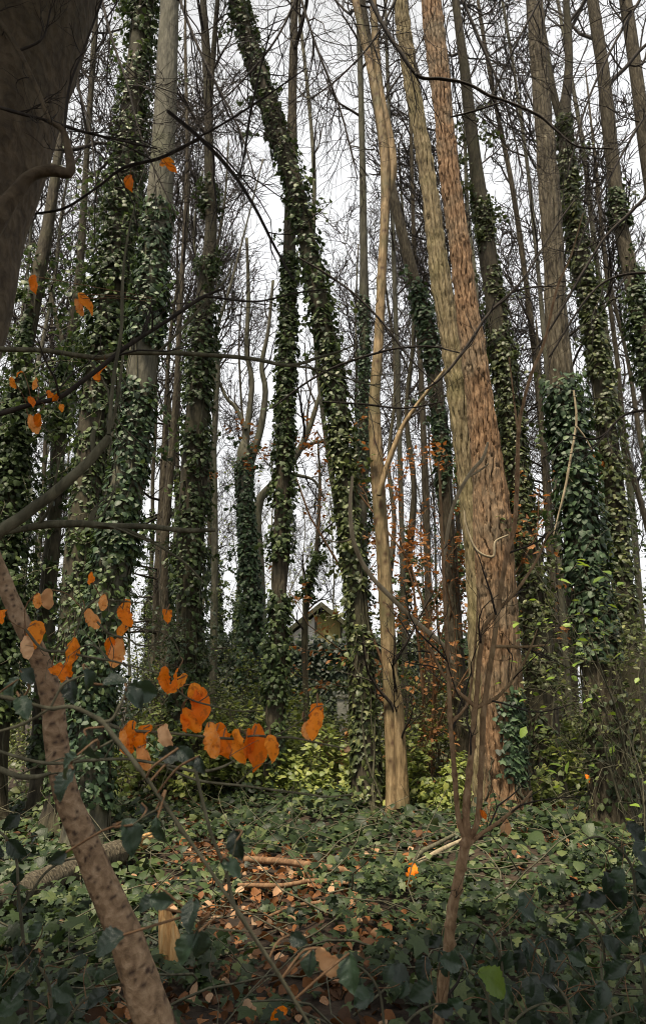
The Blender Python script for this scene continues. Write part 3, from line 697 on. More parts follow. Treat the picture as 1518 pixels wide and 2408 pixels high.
def proto(seed, H, r0, ivyh, label, group, bark, levels, t0, lean):
    g = np.random.default_rng(seed); k = 9
    z = np.linspace(-.1, H, k); P = np.c_[np.cumsum(g.normal(size=k) * .13) + lean * z, np.cumsum(g.normal(size=k) * .12), z]; P[:, :2] -= P[0, :2]
    q = spline(np.c_[P, np.linspace(r0, .03, k)], 50); P, rad = q[:, :3], q[:, 3]
    root = thing('woodland_tree', label, 'tree', (0, 0, 0), group)
    V, F = trunk_surface(P, rad, 9, lumpy(seed, .1)); mk('trunk', V, F, M[bark], root)
    (V, F), _ = crown(P, rad, g, levels, t0, .0125, .13); mk('crown', V, F, M['twig'], root)
    if ivyh: ivy(root, np.zeros(3), P, rad, .05, ivyh, 1500, .13, .18, M['ivy'], g, cover=-.6, shoots=25, stems=0)
    return root

BIG = [(14, (2.0, 4.4), 7), (6, (1.0, 2.2), 6), (5, (.5, 1.3), 5), (3, (.3, .7), 4)]
gB, lB = 'thin bare trees far back in the wood', 'thin bare tree standing far back in the wood'
gI, lI = 'ivy-wrapped trees far back in the wood', 'ivy-wrapped tree standing far back in the wood'
protos = [proto(201, 19, .11, 0, lB, gB, 'bark_grey', BIG, .48, .02), proto(202, 17, .10, 0, lB, gB, 'bark_grey', BIG, .42, -.03), proto(203, 21, .13, 6.5, lI, gI, 'bark_dark', BIG, .5, 0),
          proto(204, 20, .12, 9.0, lI, gI, 'bark_dark', BIG, .5, .02), proto(205, 16, .09, 0, lB, gB, 'bark_grey', BIG, .42, -.02)]
g = np.random.default_rng(77); used = set()
spots = [(-60, 17), (30, 22), (95, 28), (165, 19), (250, 25), (330, 31), (395, 21), (455, 33), (540, 30), (870, 33), (905, 26), (985, 30), (1050, 24), (1135, 26), (1190, 21), (1215, 30), (1470, 24), (1510, 31), (1545, 21), (1600, 26), (-130, 26), (20, 36),
         (1160, 38), (300, 42), (640, 46), (1000, 40), (-20, 30), (130, 34), (210, 37), (370, 26), (430, 45), (560, 48), (930, 31), (1060, 35), (1110, 42), (1250, 40), (1440, 38), (1530, 40), (70, 45), (700, 52), (800, 50), (60, 17), (205, 16), (420, 17.5), (1225, 16), (1455, 16), (950, 18), (1330, 48), (1390, 44), (845, 29), (510, 24)]
for i, (px, Y) in enumerate(spots):
    k = int(g.integers(5)); p = at(px, 1700, Y); loc = (float(p[0]), Y, float(gh(p[0], Y))); rz = g.uniform(0, 6.28); sc = g.uniform(.85, 1.2)
    lab = ('ivy-wrapped tree' if k in (2, 3) else 'thin bare tree') + (' far back in the wood behind ' if Y > 27 else ' in the wood behind ') + landmark(px)
    if k not in used:
        used.add(k); r = protos[k]; r.location = loc; r.rotation_euler = (0, 0, rz); r.scale = (sc,) * 3; r['label'] = lab
    else: copy_tree(protos[k], loc, rz, sc, lab)
for k in range(5):
    if k not in used: protos[k].location = (-30 + 3 * k, 40, .2)

# two feathery conifer-like stems with level twigs
for lab, path, Y, sd in [('straight dark stem with many level twigs between the bushy ivy tree and glossy ivy sleeve', [(1312, 1760, 26), (1300, 1450, 22), (1285, 1200, 17), (1270, 950, 12), (1262, 800, 7)], 15.5, 61),
                         ('reddish stem with level leafy twigs behind the glossy ivy sleeve', [(1352, 1720, 20), (1340, 1450, 18), (1330, 1250, 13), (1322, 1080, 8)], 18.0, 62),
                         ('dark needle-less conifer between the stout grey tree and ivy column', [(372, 1780, 36), (372, 1450, 30), (380, 1250, 24), (388, 1050, 16), (392, 900, 8)], 15.0, 63)]:
    tree('twiggy_conifer', lab, path, Y, 'bark_brown', S=9, n=50, seed=sd, extend=.6, crown_spec=[(44, (.7, 1.7), 6), (7, (.25, .6), 4), (4, (.1, .3), 3)], t0=.12, up=-.02, rmin=.005, ang=(1.2, 1.7))

# ------------------------------------------------------------------ shrubs and leafy undergrowth
def shrub(name, label, px, Y, h, w, mat, size, n, seed, group=None, stem='twig_olive', shape=None, cat='shrub', z0=0.0, bare=1, nst=9, droop=.02, x=None, rst=.014):
    g = np.random.default_rng(3000 + seed)
    x = at(px, 1650, Y)[0] if x is None else x
    base = np.array([x, Y, gh(x, Y)])
    root = thing(name, label, cat, base, group)
    a = g.uniform(0, 6.28, nst); rr = w * g.uniform(0, .25, nst)
    p = np.stack([x + rr * np.cos(a), Y + rr * np.sin(a), np.full(nst, base[2] - .05)], -1)
    d = unit(np.stack([np.cos(a) * w * .5, np.sin(a) * w * .5, np.full(nst, h)], -1) + g.normal(size=(nst, 3)) * .15)
    pts = [p]; ln = np.hypot(h, w * .4) * g.uniform(.6, 1.05, nst)
    for k in range(7):
        d = unit(d + g.normal(size=d.shape) * .16 + UP * .03); pts.append(pts[-1] + d * ln[:, None] / 7)
    P = np.stack(pts, 1); Rr = np.linspace(rst, rst * .35, 8)[None] * g.uniform(.6, 1.3, (nst, 1))
    geo = [tubes(P, Rr, 4)]
    P2, R2 = grow(P, Rr, 6, (.25 * h, .5 * h), (.5, 1.2), droop, 5, g, .15, 1, wig=.25, rmin=.003); geo.append(tubes(P2, R2, 3))
    P3, R3 = grow(P2, R2, 4, (.10 * h, .28 * h), (.4, 1.2), droop, 4, g, .1, 1, wig=.28, rmin=.0025); geo.append(tubes(P3, R3, 3))
    V, F = join(geo); mk('stems', V, F, M[stem], root, base)
    k = g.integers(0, len(P3), n); t = g.uniform(0, 2.99, n); i = t.astype(int); f = (t - i)[:, None]
    pos = P3[k, i] * (1 - f) + P3[k, i + 1] * f + g.normal(size=(n, 3)) * size * .5
    low = pos[:, 2] < gh(pos[:, 0], pos[:, 1]) + .02; pos[low, 2] = gh(pos[low, 0], pos[low, 1]) + g.uniform(.02, .2, low.sum())
    out = unit(pos - np.array([x, Y, base[2] + h * .3]))
    nrm = UP * .8 + out * .4 + g.normal(size=(n, 3)) * .45; tip = out * .8 - UP * .35 + g.normal(size=(n, 3)) * .6
    W, Fc, rn = leaf_mesh(shape or OVAL, pos, leaf_frames(nrm, tip), size * g.uniform(.6, 1.3, n), g)
    stuff(mk('foliage', W, Fc, M[mat], root, base, True, rn))
    return root

G1 = 'green shrubs filling the gaps between trunks'
L1 = 'leafy green undergrowth shrub filling a gap between the trunks'
for i, (px, Y, h, w) in enumerate([(-70, 12, 2.6, 2.0), (20, 13.5, 2.2, 1.8), (150, 13, 2.0, 1.8), (290, 12.5, 2.2, 1.8), (340, 14.5, 2.8, 2.0), (410, 16, 2.6, 2.0), (505, 14, 2.6, 1.8), (560, 13.5, 2.0, 1.6), (600, 15, 2.4, 1.8), (690, 14.5, 1.5, 1.6), (760, 15.5, 1.2, 1.8),
                                    (800, 14, 1.5, 1.6), (890, 15, 2.0, 1.6), (975, 13.5, 2.4, 1.6), (1020, 15, 3.0, 1.6), (1060, 13, 2.2, 1.5), (1120, 15, 2.8, 1.8), (1240, 14.5, 1.7, 1.8), (1310, 13.5, 1.5, 1.6), (1345, 16, 1.8, 2.0), (1400, 13, 1.8, 1.8), (1200, 17, 2.6, 2.0), (470, 19, 2.6, 2.6), (250, 18, 2.8, 2.6), (640, 19, 2.0, 2.2)]):
    MT = ['shrub_green', 'yellow_green', 'ivy_olive', 'shrub_green', 'yellow_green'][i % 5]; AD = dict(shrub_green='leafy green', yellow_green='pale yellow green', ivy_olive='olive green', dark_green='dark green')[MT]
    shrub('undergrowth_shrub', AD + ' undergrowth shrub ' + ('standing well behind ' if Y > 14.4 else 'just behind ') + landmark(px), px, Y, h, w, MT, .08, 950, i, G1)
G2 = 'low yellow green plants among the ivy'
L2 = 'low yellow green leafy plant growing out of the ivy carpet'
for i, (px, Y, h, w) in enumerate([(560, 11.8, 1.3, 1.0), (690, 12.2, 1.4, .9), (725, 11.2, .6, .7), (790, 11.9, 1.1, .8), (830, 11.0, .35, .7), (905, 10.6, .45, .4), (960, 12.2, 1.5, .7), (990, 11.6, .9, .6), (1050, 10.5, .9, .6), (640, 12.8, .9, 1.0), (430, 11.6, 1.4, 1.0), (500, 12.2, 1.6, 1.0), (350, 11.8, .9, .9), (1010, 10.9, .7, .6), (300, 11.4, 1.2, 1.0), (590, 12.0, 1.7, .9), (760, 12.6, 1.3, .9), (240, 11.4, .7, .8), (470, 11.6, .8, .9), (1250, 11.0, .6, .8), (660, 11.4, .9, .8), (1330, 11.5, 1.1, .9), (1390, 12.0, 1.2, .9), (390, 12.6, 1.6, 1.0), (880, 12.6, 1.2, .7)]):
    shrub('leafy_plant', ('tall' if h > .75 else 'low') + ' yellow green leafy plant in the ivy ' + ('behind ' if Y > 11.55 else 'near ') + landmark(px), px, Y, h, w, 'yellow_green', .088, 430, 100 + i, G2, shape=SIVY, cat='plant', nst=6, rst=.006)
shrub('evergreen_bush', 'tall dark evergreen bush between the stout grey tree and the ivy column', 350, 12.6, 4.2, 1.5, 'dark_green', .075, 2600, 200, cat='bush')
shrub('evergreen_bush', 'broad leafy green bush behind the far forked tree', 525, 18, 2.8, 2.0, 'shrub_green', .10, 1600, 201, cat='bush')
shrub('roadside_bush', 'tall tangled bush with thin green leaves at the foot of the forked ivy tree', 1490, 9.0, 3.4, 1.5, 'shrub_green', .07, 1700, 202, cat='bush', nst=14)
shrub('roadside_bush', 'bright yellow green leafy shoots beside the glossy ivy sleeve', 1475, 8.2, 3.5, .8, 'bright_green', .11, 110, 203, cat='bush', nst=5, rst=.008)
shrub('beech_sapling', 'young tree holding rust-coloured dead leaves behind the smooth tan tree', 985, 13.2, 7.6, 1.6, 'rust', .105, 3000, 204, cat='tree', nst=7, stem='twig_red', rst=.03)
shrub('beech_sapling', 'low beech sapling with a few rusty leaves by the garden wall', 815, 13.0, 1.5, .9, 'rust', .09, 130, 205, cat='shrub', nst=4, stem='twig_red')
shrub('beech_sapling', 'small rusty-leaved sapling at the foot of the smooth tan tree', 975, 12.4, 2.0, .9, 'rust', .08, 170, 206, cat='shrub', nst=4, stem='twig_red')
shrub('yellowing_tree', 'thin distant tree with a haze of yellowing leaves behind the far forked tree', 552, 24, 10.0, 2.6, 'yellow_green', .10, 1500, 207, cat='tree', nst=8, rst=.03)

# two evergreens and two side bushes added out of view to shade the foreground
g = np.random.default_rng(404)
for lab, bx, by, cx_, cy_, cz_, rx_, ry_, rz_, n in [('unseen evergreen added for shade, its crown spread overhead', -2.4, -2.6, -.4, 1.0, 7.0, 4.6, 1.8, 1.4, 12000), ('unseen evergreen added for shade on the bramble side', 4.6, -2.2, 4.4, -.4, 6.8, 3.2, 2.6, 1.9, 6000)]:
    b = np.array([bx, by, float(gh(bx, by))]); root = thing('added_shade_tree', lab, 'tree', b)
    q_ = spline(np.array([[bx, by, b[2] - .1, .24], [bx + .2, by + .3, 3.0, .19], [(bx + cx_) / 2, (by + cy_) / 2, 5.4, .14], [cx_, cy_, cz_, .05]]), 40)
    V, F = trunk_surface(q_[:, :3], q_[:, 3], 14, lumpy(5, .1)); mk('trunk', V, F, M['bark_brown'], root, b)
    P2, R2 = grow(q_[None, :, :3], q_[None, :, 3], 26, (1.5, 3.6), (.6, 1.3), -.02, 8, g, .55, 1, rmin=.02, wlen=False); P3, R3 = grow(P2, R2, 7, (.5, 1.3), (.5, 1.2), .02, 5, g, .2, 1, rmin=.008)
    V, F = join([tubes(P2, R2, 5), tubes(P3, R3, 3)]); mk('boughs', V, F, M['twig'], root, b)
    u = unit(g.normal(size=(n, 3))) * g.uniform(.05, 1, (n, 1)) ** .4; p_ = np.array([cx_, cy_, cz_]) + u * np.array([rx_, ry_, rz_]); k_ = Noise(77, .9)(p_) > -.45; p_ = p_[k_]; n = len(p_)
    W, Fc, rn = leaf_mesh(DIA, p_, leaf_frames(UP + g.normal(size=(n, 3)) * .6, g.normal(size=(n, 3))), .20 * g.uniform(.6, 1.3, n), g); stuff(mk('crown', W, Fc, M['dark_green'], root, b, True, rn))
for lab, x, y, h, w, n in [('unseen evergreen bush added for shade beyond the near brambles', 4.4, 1.2, 4.0, 2.0, 3000), ('unseen evergreen bush added for shade beyond the leaning scarred stem', -4.4, 1.4, 3.6, 2.0, 3000)]:
    shrub('evergreen_bush', lab, 0, y, h, w, 'dark_green', .2, n, int(200 + 10 * abs(x)), cat='bush', nst=14, x=x, rst=.05, shape=DIA)  # unseen bushes, added to darken the near corners

# ------------------------------------------------------------------ house gable and ivy-covered garden wall
def box(x0, x1, y0, y1, z0, z1):
    V = np.array([(x, y, z) for z in (z0, z1) for y in (y0, y1) for x in (x0, x1)], float)
    return V, np.array([[0, 2, 3, 1], [4, 5, 7, 6], [0, 1, 5, 4], [2, 6, 7, 3], [0, 4, 6, 2], [1, 3, 7, 5]])

HY = 32.0
ap = at(755, 1418, HY); sl = .80; ax, az = ap[0], ap[2]
zb = float(gh(ax, HY)); hw = 4.4; ez = az - .25 - hw * sl
house = thing('cottage', 'white plastered cottage with a mossy gable roof and a yellow arched window', 'house', (ax, HY, zb))
hb = np.array([ax, HY, zb])
prof = [(-hw + .2, zb - .2), (hw - .2, zb - .2), (hw - .2, ez + .1), (0, az - .38), (-hw + .2, ez + .1)]
V = np.array([(ax + x, y, z) for y in (HY, HY + 8) for x, z in prof]); F = [[0, 1, 2, 4], [2, 3, 4, 4], [5, 9, 7, 6], [7, 9, 8, 8]] + [[i, i + 5, (i + 1) % 5 + 5, (i + 1) % 5] for i in range(5)]
mk('wall', V, np.array(F), M['plaster'], house, hb, False)
for s in (-1, 1):
    th = .24; e = np.array([(0, az), (s * (hw + .3), az - (hw + .3) * sl), (s * (hw + .3), az - (hw + .3) * sl - th), (0, az - th)])
    V = np.array([(ax + x + s * .003, y, z) for y in (HY - .45, HY + 8.4) for x, z in e]); F = [[0, 1, 2, 3], [4, 7, 6, 5]] + [[i, (i + 1) % 4, (i + 1) % 4 + 4, i + 4] for i in range(4)]
    mk('roof_slope', V, np.array(F), M['roof'], house, hb, False)
wp = at(772, 1478, HY)
win = None
for nm, r, yy, mt in (('window', .52, HY - .05, 'shutter'), ('window_frame', .62, HY - .03, 'bark_grey')):
    a = np.linspace(0, math.pi, 14); cx, cz = wp[0], wp[2] + .25
    out = [(cx + r * math.cos(t), cz + r * math.sin(t)) for t in a] + [(cx - r, cz - 1.3), (cx + r, cz - 1.3)]
    n = len(out); V = np.array([(x, y, z) for y in (yy, HY + .05) for x, z in out] + [(cx, yy, cz - .3)])
    F = [[i, (i + 1) % n, 2 * n, 2 * n] for i in range(n)] + [[i, i + n, (i + 1) % n + n, (i + 1) % n] for i in range(n)]
    o = mk(nm, V, np.array(F), M[mt], win or house, hb, False)
    win = win or o
g = np.random.default_rng(5)
def wall_ivy(root, base, x0, x1, Y, z0, z1, n, size, mat, thick=.25):
    x = g.uniform(x0, x1, n); z = z0 + (z1 - z0) * g.uniform(0, 1, n); nz_ = Noise(int(g.integers(1e5)), 1.2)
    pos = np.stack([x, Y - thick * g.uniform(0, 1, n) * (.6 + .4 * nz_(np.stack([x, z, z * 0], -1))), z + .25 * (z > z1 - .3) * g.uniform(-1, 1, n)], -1)
    o_ = np.tile([0, -1.0, 0], (n, 1)); nrm = o_ * .8 + UP * g.uniform(.1, .9, (n, 1)) + g.normal(size=(n, 3)) * .35
    W, Fc, rn = leaf_mesh(SIVY, pos, leaf_frames(nrm, -UP + o_ * .4 + g.normal(size=(n, 3)) * .4), size * g.uniform(.7, 1.3, n), g)
    return stuff(mk('ivy', W, Fc, M[mat], root, base, True, rn))
WY = 22.0
wl, wr = at(430, 1508, WY), at(1120, 1508, WY); zt = wl[2] - .1
wall = thing('garden_wall', 'dark ivy-covered garden wall below the white cottage', 'wall', (wl[0], WY, 0)); wb = np.array([wl[0], WY, 0])
V, F = box(wl[0], wr[0], WY, WY + .3, -.1, zt - .08); mk('wall_face', V, F, M['concrete'], wall, wb, False)
V, F = box(wl[0] - .05, wr[0] + .05, WY - .04, WY + .34, zt - .08, zt); mk('coping', V, F, M['concrete'], wall, wb, False)
wall_ivy(wall, wb, wl[0], wr[0], WY - .02, .9, zt + .15, 6500, .15, 'dark_green')
pl_, pr_ = at(792, 1640, 19), at(846, 1640, 19)
slab = thing('concrete_slab', 'pale mossy concrete panel standing in front of the ivy-covered wall', 'panel', (pl_[0], 19, 0)); sb = np.array([pl_[0], 19, 0])
V, F = box(pl_[0], pr_[0], 19, 19.15, -.1, pl_[2]); mk('panel_face', V, F, M['concrete'], slab, sb, False)
V, F = box(pl_[0] - .03, pr_[0] + .03, 18.96, 19.19, pl_[2], pl_[2] + .07); mk('capping', V, F, M['concrete'], slab, sb, False)

# ------------------------------------------------------------------ ivy carpet and leaf litter
PATCH = [(620, 2300, .6), (800, 2380, .5), (480, 2330, .4), (560, 2400, .4), (860, 2250, .35), (655, 2055, .75), (600, 2130, .55), (900, 2035, .35), (640, 2230, .5), (690, 2330, .35), (740, 1985, .35), (560, 2230, .4), (480, 2010, .4), (1240, 2290, .25), (330, 2380, .3), (730, 2130, .5)]
PC = [(on_ground(x, y), r) for x, y, r in PATCH]
def litter_mask(x, y):
    m = np.zeros(len(x))
    for c, r in PC: m = np.maximum(m, np.exp(-(((x - c[0]) / r) ** 2 + ((y - c[1]) / (r * 1.3)) ** 2)))
    return m * .78 + .28 * Noise(8, 3.0)(np.stack([x, y, x * 0], -1))

def in_view(g, n, y0, y1, marg=1.25):
    y = np.sqrt(g.uniform(y0 ** 2, y1 ** 2, n)); x = y * g.uniform(-1, 1, n) * .52 * marg
    return x, y
g = np.random.default_rng(21)
carpet = thing('ivy_carpet', 'carpet of glossy ivy leaves covering the forest floor', 'ivy', (0, 6, 0)); cb = np.array([0, 6.0, 0])
def carpet_part(n, y0, y1, size, hgt, name, single=0, shape=SIVY, mat='ground_ivy'):
    x, y = in_view(g, n, y0, y1); keep = litter_mask(x, y) < g.uniform(.25, .75, n); x, y = x[keep], y[keep]; n = len(x)
    lump = np.clip(.6 + .8 * Noise(17, 2.2)(np.stack([x, y, x * 0], -1)), .05, 1.8)
    pos = np.stack([x, y, gh(x, y) + .02 + hgt * lump * g.uniform(0, 1, n) ** .8], -1)
    nrm = UP * .9 + g.normal(size=(n, 3)) * .38 + np.array([0, -.25, 0]); tip = g.normal(size=(n, 3)) * np.array([1, 1, .2]) + np.array([0, -.5, -.35])
    fr = leaf_frames(nrm, tip); sz = size * np.exp(g.normal(size=n) * .32); pick = np.array([], int)
    if single:
        ok = np.where(np.abs(x) < y * .47)[0]; pick = ok[np.argsort(-(pos[ok, 2] - gh(x[ok], y[ok])) - sz[ok] * 1.5 + y[ok] * .05)][:single]
    rest = np.setdiff1d(np.arange(n), pick)
    W, Fc, rn = leaf_mesh(shape, pos[rest], fr[rest], sz[rest], g)
    stuff(mk(name, W, Fc, M[mat], carpet, cb, True, rn))
    mes = shared_leaf('leaf', IVY, M[mat])
    for k in pick: put_leaf('leaf', mes[int(g.integers(5))], pos[k], fr[k], sz[k] * 1.1, carpet, cb)
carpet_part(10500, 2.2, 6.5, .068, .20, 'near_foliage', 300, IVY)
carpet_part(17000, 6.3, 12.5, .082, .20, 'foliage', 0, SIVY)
carpet_part(7000, 12.0, 24.0, .13, .32, 'far_foliage', 0, SIVY, 'shrub_green')
nst = 420; x, y = in_view(g, nst, 2.5, 11); p = np.stack([x, y, gh(x, y) + .05], -1); a = g.uniform(0, 6.28, nst); d = np.stack([np.cos(a), np.sin(a), a * 0 + .15], -1); pts = [p]
for k in range(7):
    d = unit(d + g.normal(size=d.shape) * .3 * np.array([1, 1, .5])); p = pts[-1] + d * .16; p[:, 2] = np.maximum(p[:, 2], gh(p[:, 0], p[:, 1]) + .02); pts.append(p)
V, F = tubes(np.stack(pts, 1), np.linspace(.007, .003, 8)[None] * g.uniform(.5, 1.3, (nst, 1)), 4); stuff(mk('runners', V, F, M['twig_olive'], carpet, cb))

lit = thing('leaf_litter', 'scatter of brown and orange fallen leaves between the ivy', 'leaves', (0, 5, 0)); lb = np.array([0, 5.0, 0])
def litter_pts(n, y0, y1, thr):
    x, y = in_view(g, n, y0, y1); keep = litter_mask(x, y) > g.uniform(thr, .7, n); x, y = x[keep], y[keep]; n = len(x)
    pos = np.stack([x, y, gh(x, y) + .015 + .055 * g.uniform(0, 1, n)], -1)
    fr = leaf_frames(UP + g.normal(size=(n, 3)) * .55, g.normal(size=(n, 3)) * np.array([1, 1, .25])); return pos, fr, .095 * g.uniform(.6, 1.25, n)
pos, fr, sz = litter_pts(19000, 2.2, 12, .0)
w_ = np.array([litter_mask(pos[:, 0], pos[:, 1])])[0]
sel = np.argsort(pos[:, 1] - 3 * w_ + g.uniform(0, 1.5, len(pos)))[:240]; rest = np.setdiff1d(np.arange(len(pos)), sel)
for s_ in range(3):
    part = rest[s_::3]; W, Fc, rn = leaf_mesh(CURLY[s_], pos[part], fr[part], sz[part], g); stuff(mk('scattered_leaves', W, Fc, M['litter'], lit, lb, True, rn))
mes = shared_leaf('leaf', CURLY, M['litter'], 6)
for k in sel: put_leaf('leaf', mes[int(g.integers(6))], pos[k], fr[k], sz[k], lit, lb)

# ------------------------------------------------------------------ branches, saplings and leaves close to the camera
BEECH = [grid_leaf(s, 8, 14, .31, .10 + .16 * (s % 3), .10, .0, .30 * (s % 2), .72, .5 + .35 * (s % 3)) for s in (11, 12, 13, 14, 15, 16)]
BRAM = [grid_leaf(s, 8, 16, .33, .22 + .15 * (s % 3), .05, .07, .22, .72) for s in (31, 32, 33, 34, 35)]
LEAFSETS = {'orange': ('leaf', BEECH, 'orange'), 'pale': ('leaf', BEECH, 'pale_leaf'), 'green': ('leaf', BRAM, 'bramble'), 'bright': ('leaf', BRAM, 'bright_green')}

def spray(name, label, cat, stems, mat, Y, leaves=(), twigs=None, seed=0, group=None, part='stem', ground=False, S=8, relief=None, rmin=.0015, vattr=None, leaf_twig=.0016, wscale=1.0, dens=12):
    """stems: polylines of (px, py, width px[, Y]); leaves: (kind, px, py, length px, tilt degrees[, Y])"""
    g = np.random.default_rng(5000 + seed); PS = []
    for st in stems:
        pts = np.array([np.r_[at(p[0], p[1], p[3] if len(p) > 3 else Y), p[2] * .5 * wscale * pxm(p[0], p[1], p[3] if len(p) > 3 else Y)] for p in st])
        if ground and not PS:
            z = float(gh(pts[0, 0], pts[0, 1])) - .06
            if pts[0, 2] > z + .05:
                d = pts[0] - pts[1]; k = (pts[0, 2] - z) / max(abs(d[2]), .08); b = pts[0].copy(); b[:2] += np.clip(d[:2] * k, -.5, .5); b[2] = z; b[3] *= 1.15; pts = np.vstack([b, pts])
        q_ = spline(pts, max(16, dens * len(pts))); q_[:, 3] = np.maximum(q_[:, 3], .0009); PS.append(q_)
    base = PS[0][0, :3].copy(); root = thing(name, label, cat, base, group)
    for q_ in PS:
        n1 = Noise(seed + 3, 18.0); q_[1:-1, :3] += (.03 if S > 40 else .10) * q_[1:-1, 3:4] * np.stack([n1(q_[1:-1, :3]), n1(q_[1:-1, :3] + 3), n1(q_[1:-1, :3] + 9)], -1)
        rel = relief or lumpy(seed, .09, 9.0); V, F = trunk_surface(q_[:, :3], q_[:, 3], S, rel)
        mk(part, V, F, M[mat], root, base, True, None, {'mark': vattr(V, q_[:, :3], q_[:, 3])} if vattr else None)
    if twigs:
        geo = []
        for q_ in PS:
            P_, R_ = q_[None, :, :3], q_[None, :, 3]
            P2, R2 = grow(P_, R_, twigs[0], twigs[1], (.5, 1.1), .03, 7, g, .12, 1, wig=.2, rmin=rmin); geo.append(tubes(P2, R2, 4))
            P3, R3 = grow(P2, R2, twigs[2], (twigs[1][0] * .4, twigs[1][1] * .5), (.5, 1.1), .02, 5, g, .15, 1, wig=.25, rmin=rmin * .8); geo.append(tubes(P3, R3, 3))
        V, F = join(geo); stuff(mk('twigs', V, F, M[mat if mat.startswith('twig') else 'twig'], root, base))
    allp = np.vstack([q_[:, :3] for q_ in PS]); tw = []
    for lf in leaves:
        kind, px, py, ln, tilt = lf[:5]; LY = lf[5] if len(lf) > 5 else Y + g.normal() * .03
        c = at(px, py, LY); size = ln * (1.22 if kind in ('orange', 'pale') else 1.0) * pxm(px, py, LY); t = R(tilt)
        tip = np.array([math.sin(t), g.normal() * .2, -math.cos(t)]); nrm = np.array([g.normal() * .6, -1, .4 + g.normal() * .35])
        fr = leaf_frames(nrm[None], tip[None])[0]; top = c - fr[:, 1] * size * .5
        key, shp, mt = LEAFSETS[kind]; mes = shared_leaf(key + kind, shp, M[mt], 6)
        put_leaf('leaf', mes[int(g.integers(6))], top, fr, size, root, base)
        j = int(np.argmin(np.linalg.norm(allp - top, axis=1))); a_ = allp[j]
        if np.linalg.norm(a_ - top) < .5:
            mid = (a_ + top) / 2 + g.normal(size=3) * .01 + UP * .006; tw.append(spline(np.array([a_, mid, top + fr[:, 1] * size * .03]), 7))
    if tw:
        V, F = tubes(np.stack(tw), np.full((len(tw), 7), leaf_twig), 4); stuff(mk('leaf_stalks', V, F, M['twig_red'], root, base))
    return root

_b1, _b2 = Noise(81, 4.0), Noise(82, 38.0)
def beechy(A, Z, X, rr): return _b1(X) * .012 + _b2(X * np.array([1, 1, 2.0])) * .0022
# big smooth beech trunk close by, with its crooked branch
root, P, rad, base = tree('beech_tree', 'massive smooth brown beech trunk with a crooked elbowed branch', [(-620, 2350, 409), (-400, 1500, 386), (-195, 770, 365), (-105, 400, 370), (15, 0, 372), (150, -420, 353)], 2.4, 'bark_beech', S=80, n=200, relief=beechy, extend=2.0, seed=40)
for nm, pth in (('branch', [(-40, 560, 60), (20, 480, 44), (72, 415, 34), (120, 400, 30), (166, 402, 26), (150, 310, 17), (118, 284, 14), (90, 215, 12), (45, 120, 11), (0, 48, 10), (-40, -20, 9)]),
                ('branch', [(118, 284, 10), (190, 308, 8), (290, 332, 6), (370, 350, 3)]), ('branch', [(150, 310, 8), (165, 200, 7), (205, 95, 6), (240, 0, 5)]), ('branch', [(45, 120, 7), (100, 90, 5), (120, 20, 4)]),
                ('branch', [(-10, 250, 9), (60, 270, 8), (118, 284, 7)])):
    q_ = np.array([np.r_[at(a, b, 2.12), c * .5 * pxm(a, b, 2.12)] for a, b, c in pth]); q_ = spline(q_, 6 * len(pth))
    V, F = trunk_surface(q_[:, :3], q_[:, 3], 8, lumpy(41, .12, 12.0)); bo = mk('branch', V, F, M['twig' if pth[0][2] < 20 else 'bark_beech'], root, base)
    gg = np.random.default_rng(4 + len(pth)); P2, R2 = grow(q_[None, :, :3], q_[None, :, 3], 6, (.12, .4), (.4, 1.0), .02, 7, gg, .3, 1, rmin=.0015); P3, R3 = grow(P2, R2, 4, (.06, .2), (.5, 1.), .02, 5, gg, .2, 1, rmin=.0012)
    V, F = join([tubes(P2, R2, 4), tubes(P3, R3, 3)]); stuff(mk('twigs', V, F, M['twig'], bo, base))

_n3 = Noise(83, 40.0)
def nodes(A, Z, X, rr):
    ph = (Z / .085 + .6 * np.sin(Z * 7)) % 1.0
    return rr * (.30 * np.exp(-((ph - .5) / .07) ** 2) * (1 + .8 * np.cos(A + np.floor(Z / .085) * 2.4)) + .07 * _n3(X))
# leaning scarred stem
spray('leaning_tree', 'pale leaning scarred stem sweeping up from the fallen log', 'tree',
      [[(450, 2640, 106), (365, 2408, 94), (308, 2240, 82), (252, 2105, 73), (203, 1985, 64), (160, 1880, 58), (138, 1780, 56), (122, 1650, 52), (92, 1545, 46), (40, 1440, 40), (0, 1345, 37), (-60, 1200, 34)]],
      'bark_cherry', 2.0, seed=1, part='trunk', ground=True, S=72, relief=scarred(51, 60, .035), vattr=dashes(52, 620, (.10, .40), (.035, .10)), dens=26)

